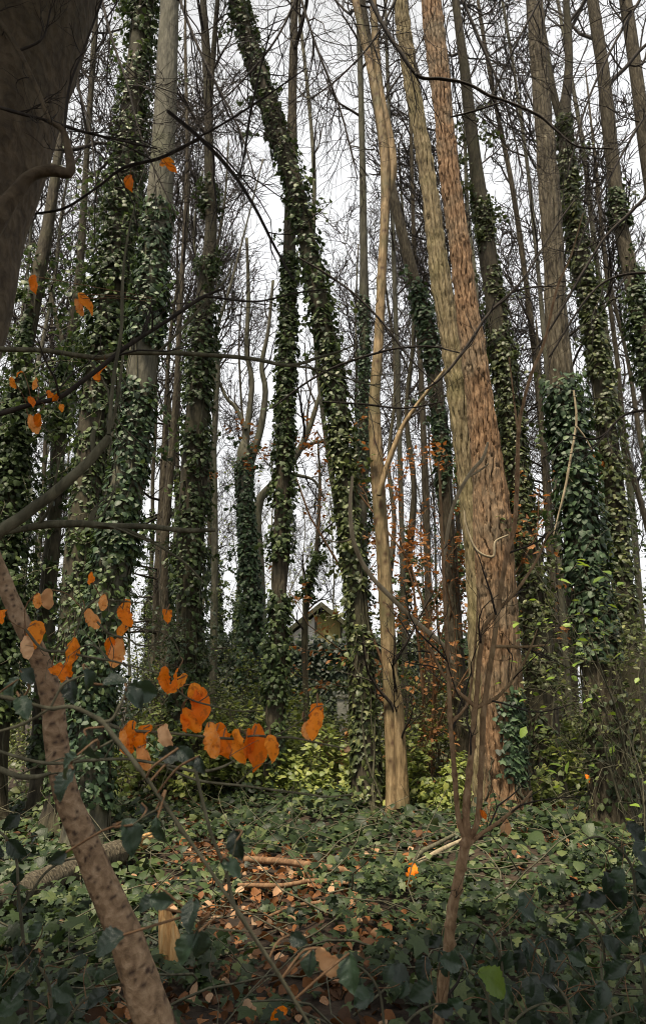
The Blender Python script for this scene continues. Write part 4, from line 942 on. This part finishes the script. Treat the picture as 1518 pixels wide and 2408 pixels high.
# forked sapling
spray('forked_sapling', 'thin reddish sapling forking low into several upright stems before the thick reddish trunk', 'sapling',
      [[(1012, 2560, 34), (1030, 2408, 32), (1050, 2250, 30), (1070, 2100, 29), (1088, 2010, 29), (1098, 1972, 30)],
       [(1098, 1975, 20), (1078, 1930, 15), (1068, 1820, 14), (1059, 1704, 13), (1054, 1604, 12), (1046, 1454, 10), (1041, 1329, 8), (1036, 1204, 7), (1030, 1090, 4)],
       [(1099, 1972, 24), (1095, 1900, 22), (1104, 1804, 18), (1117, 1664, 15), (1129, 1524, 12), (1144, 1464, 11), (1209, 1394, 9), (1259, 1319, 7), (1290, 1250, 4)],
       [(1102, 1975, 18), (1122, 1930, 17), (1130, 1804, 16), (1138, 1660, 15), (1159, 1519, 14), (1174, 1404, 13), (1189, 1314, 12), (1209, 1229, 12), (1216, 1110, 12), (1219, 1002, 10), (1245, 890, 9), (1279, 802, 8), (1309, 677, 7), (1341, 602, 5), (1370, 500, 3)],
       [(1119, 1664, 12), (1174, 1634, 10), (1224, 1569, 8), (1244, 1529, 6), (1262, 1480, 3)], [(1117, 1662, 12), (1054, 1604, 9), (1009, 1524, 7), (990, 1470, 3)],
       [(1159, 1521, 9), (1234, 1521, 8), (1289, 1516, 4)], [(1060, 1700, 9), (1089, 1669, 8), (1104, 1629, 7), (1119, 1484, 5), (1122, 1380, 3)],
       [(1104, 1984, 14), (1130, 1962, 12), (1175, 1930, 10), (1225, 1890, 8), (1250, 1860, 5)], [(1216, 1010, 6), (1206, 930, 5), (1196, 840, 3)]],
      'sapling_bark', 3.0, seed=2, ground=True, S=12, twigs=(4, (.12, .5), 3), relief=nodes, wscale=.84, leaves=[('pale', 1192, 1945, 30, 10), ('pale', 1180, 1950, 24, -20), ('orange', 1137, 1915, 22, 30)])
spray('arching_shoot', 'long pale shoot curving down across the leaning ivy tree to the sapling', 'branch',
      [[(828, 1120, 6), (823, 1204, 9), (836, 1290, 11), (880, 1364, 11), (980, 1464, 10), (1044, 1520, 9), (1060, 1560, 6)]], 'twig_pale', 3.1, seed=3, twigs=(2, (.1, .25), 1))
spray('arching_shoot', 'forked pale shoot arching in front of the thick reddish trunk', 'branch',
      [[(1040, 1330, 6), (1062, 1200, 8), (1100, 1120, 9), (1134, 1078, 8), (1146, 1040, 5)], [(1100, 1122, 6), (1130, 1104, 5), (1148, 1090, 3)]], 'twig_pale', 3.3, seed=4)
spray('hanging_vine', 'thin looping vine hanging against the thick reddish trunk', 'vine', [[(1090, 1200, 4), (1096, 1240, 5), (1120, 1294, 6), (1158, 1309, 6), (1164, 1274, 5), (1194, 1258, 4)]], 'twig_pale', 8.5, seed=5)
spray('hanging_vine', 'pale vine stem hanging in front of the glossy ivy sleeve', 'vine', [[(1348, 918, 4), (1354, 990, 6), (1343, 1060, 6), (1329, 1142, 6), (1312, 1210, 4), (1300, 1260, 3)], [(1352, 1000, 5), (1375, 1030, 4), (1392, 1062, 3)]], 'twig_pale', 8.8, seed=6)

# branches reaching in over the open middle
spray('overhanging_branch', 'long level dark branch reaching across in front of the ivy trees', 'branch',
      [[(-60, 812, 15), (0, 820, 14), (110, 825, 13), (230, 840, 12), (290, 830, 12), (400, 830, 11), (500, 836, 10), (600, 845, 9), (680, 860, 8), (745, 842, 7), (800, 825, 5), (860, 800, 3)], [(680, 860, 6), (740, 868, 5), (800, 885, 5), (870, 905, 4), (905, 900, 2)],
       [(372, 830, 7), (430, 770, 6), (480, 715, 6), (500, 690, 5), (535, 650, 5), (548, 610, 3)], [(290, 830, 6), (278, 930, 7), (262, 1010, 8)]],
      'twig_olive', 2.3, seed=7, twigs=(5, (.15, .5), 3), leaves=[('orange', 230, 878, 40, 15), ('orange', 240, 865, 26, -25)])
spray('overhanging_branch', 'branch rising diagonally past the level branch with orange leaves on its twigs', 'branch',
      [[(-60, 985, 14), (0, 972, 13), (80, 950, 12), (140, 935, 12), (190, 900, 11), (240, 862, 11), (290, 822, 11), (340, 788, 10), (400, 750, 9), (455, 712, 9), (485, 695, 8), (520, 680, 4)], [(340, 788, 6), (352, 735, 5), (358, 700, 3)], [(485, 697, 6), (600, 709, 5), (690, 690, 4), (770, 680, 3)]],
      'twig', 2.1, seed=8, twigs=(6, (.15, .45), 3), leaves=[('orange', 205, 714, 48, 70), ('orange', 190, 722, 36, 50), ('orange', 75, 998, 42, 25), ('orange', 88, 990, 30, -10), ('orange', 76, 665, 36, 5), ('orange', 30, 900, 24, 20), ('orange', 78, 900, 28, -15), ('orange', 75, 940, 26, 15), ('orange', 118, 928, 26, 30), ('orange', 132, 935, 20, -20), ('orange', 145, 958, 20, 10), ('orange', 45, 878, 18, -40)])
spray('overhanging_branch', 'thick broken branch stub with a thin upright shoot at its end', 'branch',
      [[(-70, 1290, 34), (0, 1250, 30), (80, 1195, 28), (150, 1140, 27), (210, 1085, 25), (240, 1050, 23), (258, 1028, 20)], [(256, 1022, 10), (266, 900, 9), (285, 780, 8), (290, 640, 7), (300, 560, 5), (318, 480, 3)], [(222, 1075, 12), (218, 1030, 13), (222, 1012, 11)]], 'twig_olive', 1.9, seed=9)
spray('overhanging_branch', 'level mossy broken branch jutting out toward the ivy column', 'branch',
      [[(-40, 1262, 16), (30, 1250, 14), (100, 1235, 18), (180, 1232, 16), (260, 1237, 14), (340, 1238, 12), (440, 1248, 11), (506, 1246, 9)], [(210, 1232, 10), (218, 1212, 12), (225, 1195, 8)], [(280, 1238, 8), (350, 1270, 6), (430, 1320, 5), (480, 1370, 3)]], 'twig_olive', 2.6, seed=10, twigs=(3, (.1, .4), 2))
spray('overhanging_branch', 'long dark branch slanting down between the ivy column and leaning ivy tree', 'branch',
      [[(395, 262, 9), (430, 290, 10), (470, 325, 10), (520, 375, 10), (560, 425, 9), (600, 490, 8), (640, 570, 7), (668, 620, 5), (690, 660, 3)], [(470, 325, 8), (380, 370, 8), (290, 395, 7), (230, 440, 6), (150, 490, 6), (60, 505, 5), (-20, 515, 4)], [(470, 320, 5), (510, 300, 5), (620, 230, 4), (720, 160, 3)], [(560, 425, 5), (575, 360, 5), (590, 260, 5), (620, 130, 4), (650, 30, 3)]],
      'twig', 3.0, seed=11, twigs=(7, (.25, .8), 4), leaves=[('orange', 300, 424, 40, 10), ('orange', 390, 380, 34, 75), ('orange', 402, 392, 26, 60)])
spray('overhanging_branch', 'sweeping dark branch crossing in front of the plated twin trunks', 'branch',
      [[(850, -40, 9), (900, 60, 9), (945, 130, 9), (985, 180, 8), (1040, 186, 8), (1100, 198, 7), (1150, 225, 7), (1200, 242, 6), (1270, 275, 6), (1315, 315, 5), (1360, 345, 4), (1440, 350, 3)], [(985, 180, 5), (975, 130, 4), (1000, 80, 3)], [(1060, 275, 4), (1100, 265, 5), (1180, 240, 4)]], 'twig', 4.0, seed=12, twigs=(8, (.3, .9), 4))
spray('overhanging_branch', 'thin branch running level across the smooth tan tree', 'branch',
      [[(640, 960, 4), (720, 900, 5), (790, 862, 6), (860, 838, 6), (930, 820, 5), (1010, 815, 4), (1080, 830, 3)], [(700, 605, 4), (760, 640, 5), (830, 690, 5), (900, 760, 5), (960, 840, 4), (1020, 900, 3)], [(760, 945, 4), (850, 950, 5), (950, 960, 4), (1040, 945, 3)]], 'twig', 4.2, seed=13, twigs=(6, (.25, .7), 4))
spray('overhanging_branch', 'dark slanting branch rising past the plated twins toward the bushy ivy tree', 'branch',
      [[(975, 930, 4), (1040, 885, 6), (1100, 810, 7), (1150, 735, 7), (1190, 700, 6), (1240, 640, 5), (1300, 540, 4), (1350, 470, 3)], [(1150, 735, 5), (1200, 690, 5), (1260, 675, 4), (1330, 672, 3)]], 'twig', 4.5, seed=14, twigs=(6, (.25, .8), 4))
spray('overhanging_branch', 'branch reaching in from the edge across the forked ivy tree', 'branch',
      [[(1560, 420, 9), (1480, 500, 8), (1420, 560, 7), (1370, 640, 6), (1300, 760, 5), (1240, 850, 3)], [(1560, 640, 7), (1450, 650, 6), (1380, 700, 5), (1290, 840, 4)], [(1560, 960, 6), (1470, 975, 6), (1405, 1030, 5), (1330, 1020, 3)]], 'twig', 4.0, seed=15, twigs=(8, (.3, .8), 4))
for i, (lab, st) in enumerate([('fine twiggy branch spreading over the gap beside the beech', [[(230, -40, 7), (260, 80, 6), (300, 200, 5), (335, 330, 4), (420, 520, 3)], [(60, -30, 6), (150, 120, 5), (210, 300, 4), (230, 480, 3)]]),
                               ('fine twiggy branch hanging over the leaning ivy tree top', [[(400, -60, 7), (470, 120, 6), (560, 300, 5), (600, 420, 3)], [(720, -60, 6), (650, 90, 5), (560, 200, 4), (480, 270, 3)]]),
                               ('fine twiggy branch hanging before the smooth tan tree top', [[(690, -60, 7), (740, 100, 6), (800, 260, 5), (840, 420, 3)], [(960, -60, 6), (880, 90, 5), (800, 180, 4), (720, 240, 3)]]),
                               ('fine twiggy branch hanging between the plated twins and bushy ivy tree', [[(1060, -60, 7), (1130, 100, 6), (1190, 250, 5), (1230, 420, 3)], [(1300, -60, 6), (1220, 90, 5), (1150, 240, 4)]]),
                               ('fine twiggy branch spreading over the forked ivy tree top', [[(1540, -60, 8), (1450, 90, 6), (1380, 240, 5), (1330, 420, 3)], [(1560, 200, 7), (1480, 330, 5), (1400, 480, 4), (1350, 600, 3)]])]):
    spray('twiggy_branch', lab, 'branch', st, 'twig', 5.5 + .3 * i, seed=20 + i, twigs=(24, (.5, 1.5), 8), rmin=.0035)

# leafy twigs of the near beech and bramble
T = 'twig_olive'
spray('beech_twig', 'low twig strung with a row of big curled orange leaves', 'twig',
      [[(241, 1698, 9), (300, 1716, 7), (393, 1723, 6), (480, 1732, 6), (548, 1737, 6), (600, 1730, 5), (650, 1734, 5), (690, 1735, 5), (753, 1748, 4), (812, 1760, 3)], [(600, 1730, 3), (640, 1732, 3), (700, 1700, 3), (745, 1660, 2)]],
      T, 1.75, seed=30, leaves=[('orange', 318, 1738, 72, 5), ('orange', 334, 1742, 66, -18), ('orange', 300, 1745, 55, 20), ('orange', 345, 1785, 60, 60), ('pale', 390, 1732, 52, 20), ('orange', 503, 1738, 72, 8), ('orange', 528, 1742, 74, 22), ('orange', 515, 1748, 62, -12), ('orange', 560, 1757, 68, 4), ('orange', 590, 1752, 62, 16), ('orange', 610, 1756, 88, -6), ('orange', 640, 1760, 52, 0), ('orange', 746, 1680, 56, 4), ('orange', 739, 1702, 58, -4), ('orange', 720, 1712, 46, 14), ('pale', 814, 1763, 18, -80)])
spray('beech_twig', 'zigzag twigs with scattered single orange leaves before the stout grey tree', 'twig',
      [[(60, 1480, 7), (100, 1526, 7), (151, 1533, 6), (210, 1545, 5), (259, 1553, 5), (310, 1566, 4), (353, 1577, 4), (400, 1590, 3)], [(151, 1533, 5), (175, 1500, 4), (196, 1440, 4), (235, 1405, 4), (262, 1412, 3), (300, 1415, 3), (350, 1420, 2)], [(229, 1462, 5), (256, 1489, 5), (302, 1502, 4), (326, 1517, 4), (368, 1514, 4), (420, 1490, 2)], [(300, 1470, 4), (345, 1480, 4), (385, 1490, 3), (410, 1510, 3), (425, 1545, 2)],
       [(353, 1577, 4), (350, 1530, 4), (370, 1500, 3), (395, 1430, 2)], [(259, 1553, 4), (225, 1520, 4), (195, 1520, 3), (160, 1545, 3)], [(385, 1590, 3), (440, 1640, 4), (500, 1660, 4), (560, 1672, 3), (620, 1670, 2)]],
      T, 1.85, seed=31, twigs=(3, (.06, .25), 3), leaves=[('orange', 213, 1360, 30, 10), ('orange', 217, 1450, 52, 30), ('orange', 243, 1416, 34, 5), ('orange', 292, 1430, 42, -8), ('orange', 296, 1448, 50, 28), ('orange', 288, 1480, 34, -20), ('orange', 394, 1445, 36, 0), ('orange', 258, 1525, 44, 0), ('orange', 272, 1532, 62, -6), ('orange', 166, 1530, 58, -6), ('orange', 84, 1490, 60, -5), ('pale', 110, 1412, 46, -8), ('orange', 90, 1410, 34, 15), ('orange', 140, 1578, 52, 35), ('orange', 156, 1580, 48, -25), ('orange', 6, 1447, 34, 10), ('orange', 390, 1598, 50, 0), ('orange', 405, 1604, 56, -18), ('orange', 420, 1606, 44, -40), ('orange', 462, 1640, 56, 12), ('orange', 474, 1655, 70, 6), ('orange', 448, 1688, 62, 42), ('pale', 65, 1518, 50, 10), ('orange', 432, 1700, 42, 35)])
spray('bramble_spray', 'near bramble stems with blurred dark green leaves over the leaning stem', 'bramble',
      [[(-30, 1630, 12), (60, 1652, 12), (118, 1665, 12), (169, 1662, 12), (223, 1686, 13), (241, 1698, 15), (272, 1737, 14), (329, 1809, 13), (389, 1894, 12), (430, 1955, 12), (470, 2011, 11), (520, 2086, 11), (590, 2191, 10), (650, 2281, 10), (710, 2381, 9), (760, 2470, 9)], [(241, 1698, 10), (265, 1689, 9), (290, 1643, 9), (302, 1616, 7)], [(0, 1720, 8), (60, 1700, 9), (118, 1665, 8)], [(118, 1665, 8), (150, 1610, 8), (200, 1585, 6), (215, 1560, 4)], [(389, 1894, 6), (340, 1920, 5), (312, 1940, 4)], [(272, 1737, 7), (230, 1760, 6), (170, 1790, 5)], [(590, 2191, 6), (480, 2180, 5), (450, 2150, 4)], [(520, 2086, 6), (545, 2020, 5), (555, 1975, 3)]],
      'twig_olive', 1.0, seed=32, wscale=.78, relief=nodes, leaves=[('green', 340, 1628, 82, 75), ('green', 318, 1640, 66, 40), ('green', 268, 1600, 60, 80), ('green', 150, 1800, 84, -70), ('green', 205, 1765, 70, 10), ('green', 150, 1845, 80, -20), ('green', 312, 1968, 92, 12), ('green', 370, 1958, 66, -4), ('green', 350, 1905, 50, 50), ('green', 400, 1775, 66, -80), ('green', 440, 1778, 60, 50), ('green', 470, 1800, 48, 20), ('green', 555, 1990, 74, 20), ('green', 548, 2040, 66, 70), ('green', 448, 2150, 74, 0), ('green', 432, 2232, 82, -20), ('green', 472, 2225, 78, 15), ('green', 250, 2215, 84, -60), ('green', 20, 1625, 76, -20), ('green', 55, 1660, 66, 25), ('green', 70, 1590, 56, 60), ('green', 165, 1622, 66, 15), ('green', 210, 1600, 62, 50), ('green', 380, 2120, 60, 80), ('green', 345, 2125, 56, -60), ('green', 725, 2265, 62, 0), ('green', 820, 2290, 88, 20), ('green', 700, 2210, 50, 70), ('pale', 770, 2265, 76, 22), ('green', 135, 2020, 50, -60)])
spray('bare_shoot', 'thin olive stem running down through the orange leaves to the ivy carpet', 'shoot', [[(452, 1770, 8), (465, 1836, 8), (495, 1956, 8), (530, 2046, 8), (550, 2126, 8), (600, 2210, 8), (645, 2276, 9), (690, 2350, 9)][::-1]], T, 1.5, seed=33)
spray('bare_shoot', 'long low olive twig bending over the yellow green plants', 'shoot', [[(-20, 1762, 8), (106, 1794, 8), (211, 1788, 8), (302, 1785, 7), (393, 1800, 7), (466, 1814, 7), (515, 1806, 6), (552, 1789, 4)], [(393, 1806, 6), (466, 1835, 6), (579, 1849, 5), (726, 1868, 5), (765, 1874, 4), (827, 1868, 3)], [(-20, 1800, 14), (39, 1824, 14), (87, 1826, 12), (120, 1818, 8)]], T, 1.7, seed=34, twigs=(3, (.05, .2), 2))

# bramble thicket in the near corner and more stems over the carpet
g = np.random.default_rng(91)
for i, (lab, px, py, Y, n) in enumerate([('dark bramble with broad leaves on the ivy near the forked sapling', 1180, 2230, 3.0, 14), ('dark bramble at the edge of the ivy carpet', 1420, 2200, 3.2, 20), ('low dark bramble mound in the near corner', 1340, 2350, 2.6, 20), ('bramble with one big light green leaf', 1150, 2330, 2.5, 9), ('bramble shading the fallen log', 40, 1990, 2.6, 12), ('low bramble at the foot of the leaning stem', 120, 2300, 2.4, 18), ('bramble between the yellow broken stump and forked sapling', 900, 2330, 2.5, 12), ('thin bramble leaves under the glossy ivy sleeve', 1490, 2030, 3.6, 14)]):
    st = [[(px + 20, py + 260, 9), (px + 5, py + 120, 8), (px - 10, py, 7), (px - 60 - 30 * g.random(), py - 60, 5), (px - 130, py - 50, 3)], [(px + 10, py + 150, 6), (px + 70, py + 60, 6), (px + 140, py + 30, 4), (px + 190, py + 70, 3)]]
    lv = [('green', px + g.normal() * 85, py + g.normal() * 62, g.uniform(38, 70), g.uniform(-80, 80), Y + g.normal() * .12) for _ in range(n)]
    if i == 3: lv += [('bright', 1168, 2312, 96, 55, 2.45)]
    spray('bramble', lab, 'bramble', st, 'twig_olive', Y, lv, seed=50 + i, ground=True, group=None)

# ------------------------------------------------------------------ fallen wood
def ground_log(name, label, pix, w, mat, seed, lift=.6, S=28, rel=None, cat='log', vary=1.0):
    pts = []
    for (px, py), ww in zip(pix, w):
        p = on_ground(px, py); r = ww * .5 * np.linalg.norm(p - CAM) / FPX; pts.append(np.r_[p[0], p[1], p[2] + r * lift + .03, r])
    q_ = spline(np.array(pts), max(16, 10 * len(pts))); base = q_[0, :3].copy(); root = thing(name, label, cat, base)
    V, F = trunk_surface(q_[:, :3], q_[:, 3], S, rel or lumpy(seed, .1, 6.0)); mk('wood', V, F, M[mat], root, base)
    return root, q_, base
root, q_, base = ground_log('fallen_log', 'fallen mossy log with a splintered orange end', [(-40, 2195), (60, 2150), (160, 2105), (230, 2074), (275, 2052)], [58, 58, 56, 54, 50], 'bark_brown', 71, lift=1.2, rel=plated(71, .012, .04, .10))
e = q_[-1]; d = unit(q_[-1, :3] - q_[-4, :3]); gg = np.random.default_rng(6)
for k in range(13):                                             # long splinters of the broken end
    a = gg.uniform(0, 6.28); off = np.array([0, math.cos(a), math.sin(a)]) * e[3] * gg.uniform(.1, .7); ln = gg.uniform(.35, .85)
    sp = spline(np.c_[np.array([e[:3] - d * .18 + off, e[:3] + d * ln * .5 + off * 1.05, e[:3] + d * ln + off * .9 + UP * .02]), np.array([e[3] * .42, e[3] * .30, e[3] * .06])], 12)
    V, F = trunk_surface(sp[:, :3], sp[:, 3], 9, lumpy(k, .3, 20.0)); mk('splinter', V, F, M['wood'], root, base)
sp_ = on_ground(402, 2300); root = thing('broken_stump', 'small splintered yellow stump standing in the ivy', 'stump', sp_)
gg = np.random.default_rng(16); hst = .46
for k in range(7):
    a = k * .9; off = np.array([math.cos(a), math.sin(a), 0]) * .022; h_ = hst * gg.uniform(.6, 1.0)
    sp = spline(np.c_[np.array([sp_ + off - UP * .05, sp_ + off * .9 + UP * h_ * .6 + np.array([-.03, 0, 0]), sp_ + off * .6 + UP * h_ + np.array([-.075, 0, 0])]), np.array([.042, .036, .008])], 14)
    V, F = trunk_surface(sp[:, :3], sp[:, 3], 10, lumpy(k + 20, .22, 18.0)); mk('splinter', V, F, M['wood'], root, sp_)
for i, (lab, pix, w, mt) in enumerate([('reddish fallen stick lying across the orange leaf litter', [(575, 2045), (660, 2052), (760, 2064), (860, 2080), (905, 2078)], [13, 14, 13, 12, 8], 'twig_red'), ('pale fallen stick leading to the foot of the forked sapling', [(930, 2075), (990, 2045), (1045, 2015), (1085, 1995)], [9, 10, 10, 9], 'twig_pale'),
                                       ('second pale stick crossing beside the forked sapling', [(965, 2055), (990, 2025), (1030, 2002), (1075, 1975)], [9, 10, 9, 7], 'twig_olive'), ('brown stick among the litter below the reddish stick', [(560, 2102), (660, 2105), (740, 2092), (840, 2098)], [9, 10, 9, 7], 'twig_red'),
                                       ('olive stick lying before the dark brambles', [(1085, 2150), (1150, 2145), (1220, 2122), (1265, 2110)], [9, 10, 10, 7], 'twig_olive'), ('short dark stick behind the leaning stem', [(190, 1925), (250, 1895), (330, 1852)], [12, 12, 9], 'twig'),
                                       ('thin bent stick in front of the yellow stump', [(620, 2180), (700, 2150), (800, 2140), (880, 2130)], [7, 8, 7, 5], 'twig_red'), ('slim stick lying under the near brambles', [(1020, 2290), (1100, 2300), (1200, 2270), (1330, 2200)], [6, 7, 7, 5], 'twig_olive')]):
    ground_log('fallen_stick', lab, pix, w, mt, 80 + i, lift=2.0, S=8, cat='stick')
# single bright leaves caught on the carpet
for lab, px, py, ln, tl in [('upright orange leaf caught on the sticks by the forked sapling', 966, 2058, 58, -20), ('orange leaf hanging on a twig under the glossy ivy sleeve', 1381, 1830, 20, 20), ('broad orange leaf lying near the bottom of the leaf litter', 655, 2385, 46, -60)]:
    Yl = float(on_ground(px, py + 20)[1]) * .93 if py > 1900 else 8.4; c = at(px, py, Yl); root = thing('fallen_leaf', lab, 'leaf', c); size = ln * pxm(px, py, Yl)
    fr = leaf_frames(np.array([[.2, -1, .5]]), np.array([[math.sin(R(tl)), 0, -math.cos(R(tl))]]))[0]
    put_leaf('blade', shared_leaf('leaforange', BEECH, M['orange'], 6)[2], c - fr[:, 1] * size * .5, fr, size, root, c)
    V, F = tubes(spline(np.array([c - fr[:, 1] * size * .5, c - fr[:, 1] * size * .62 + UP * .003, c - fr[:, 1] * size * .75]), 6)[None], np.full((1, 6), .0015), 5); mk('stalk', V, F, M['twig_red'], root, c)
print('TRIS', TRIS[0], 'OBJECTS', len(bpy.data.objects))
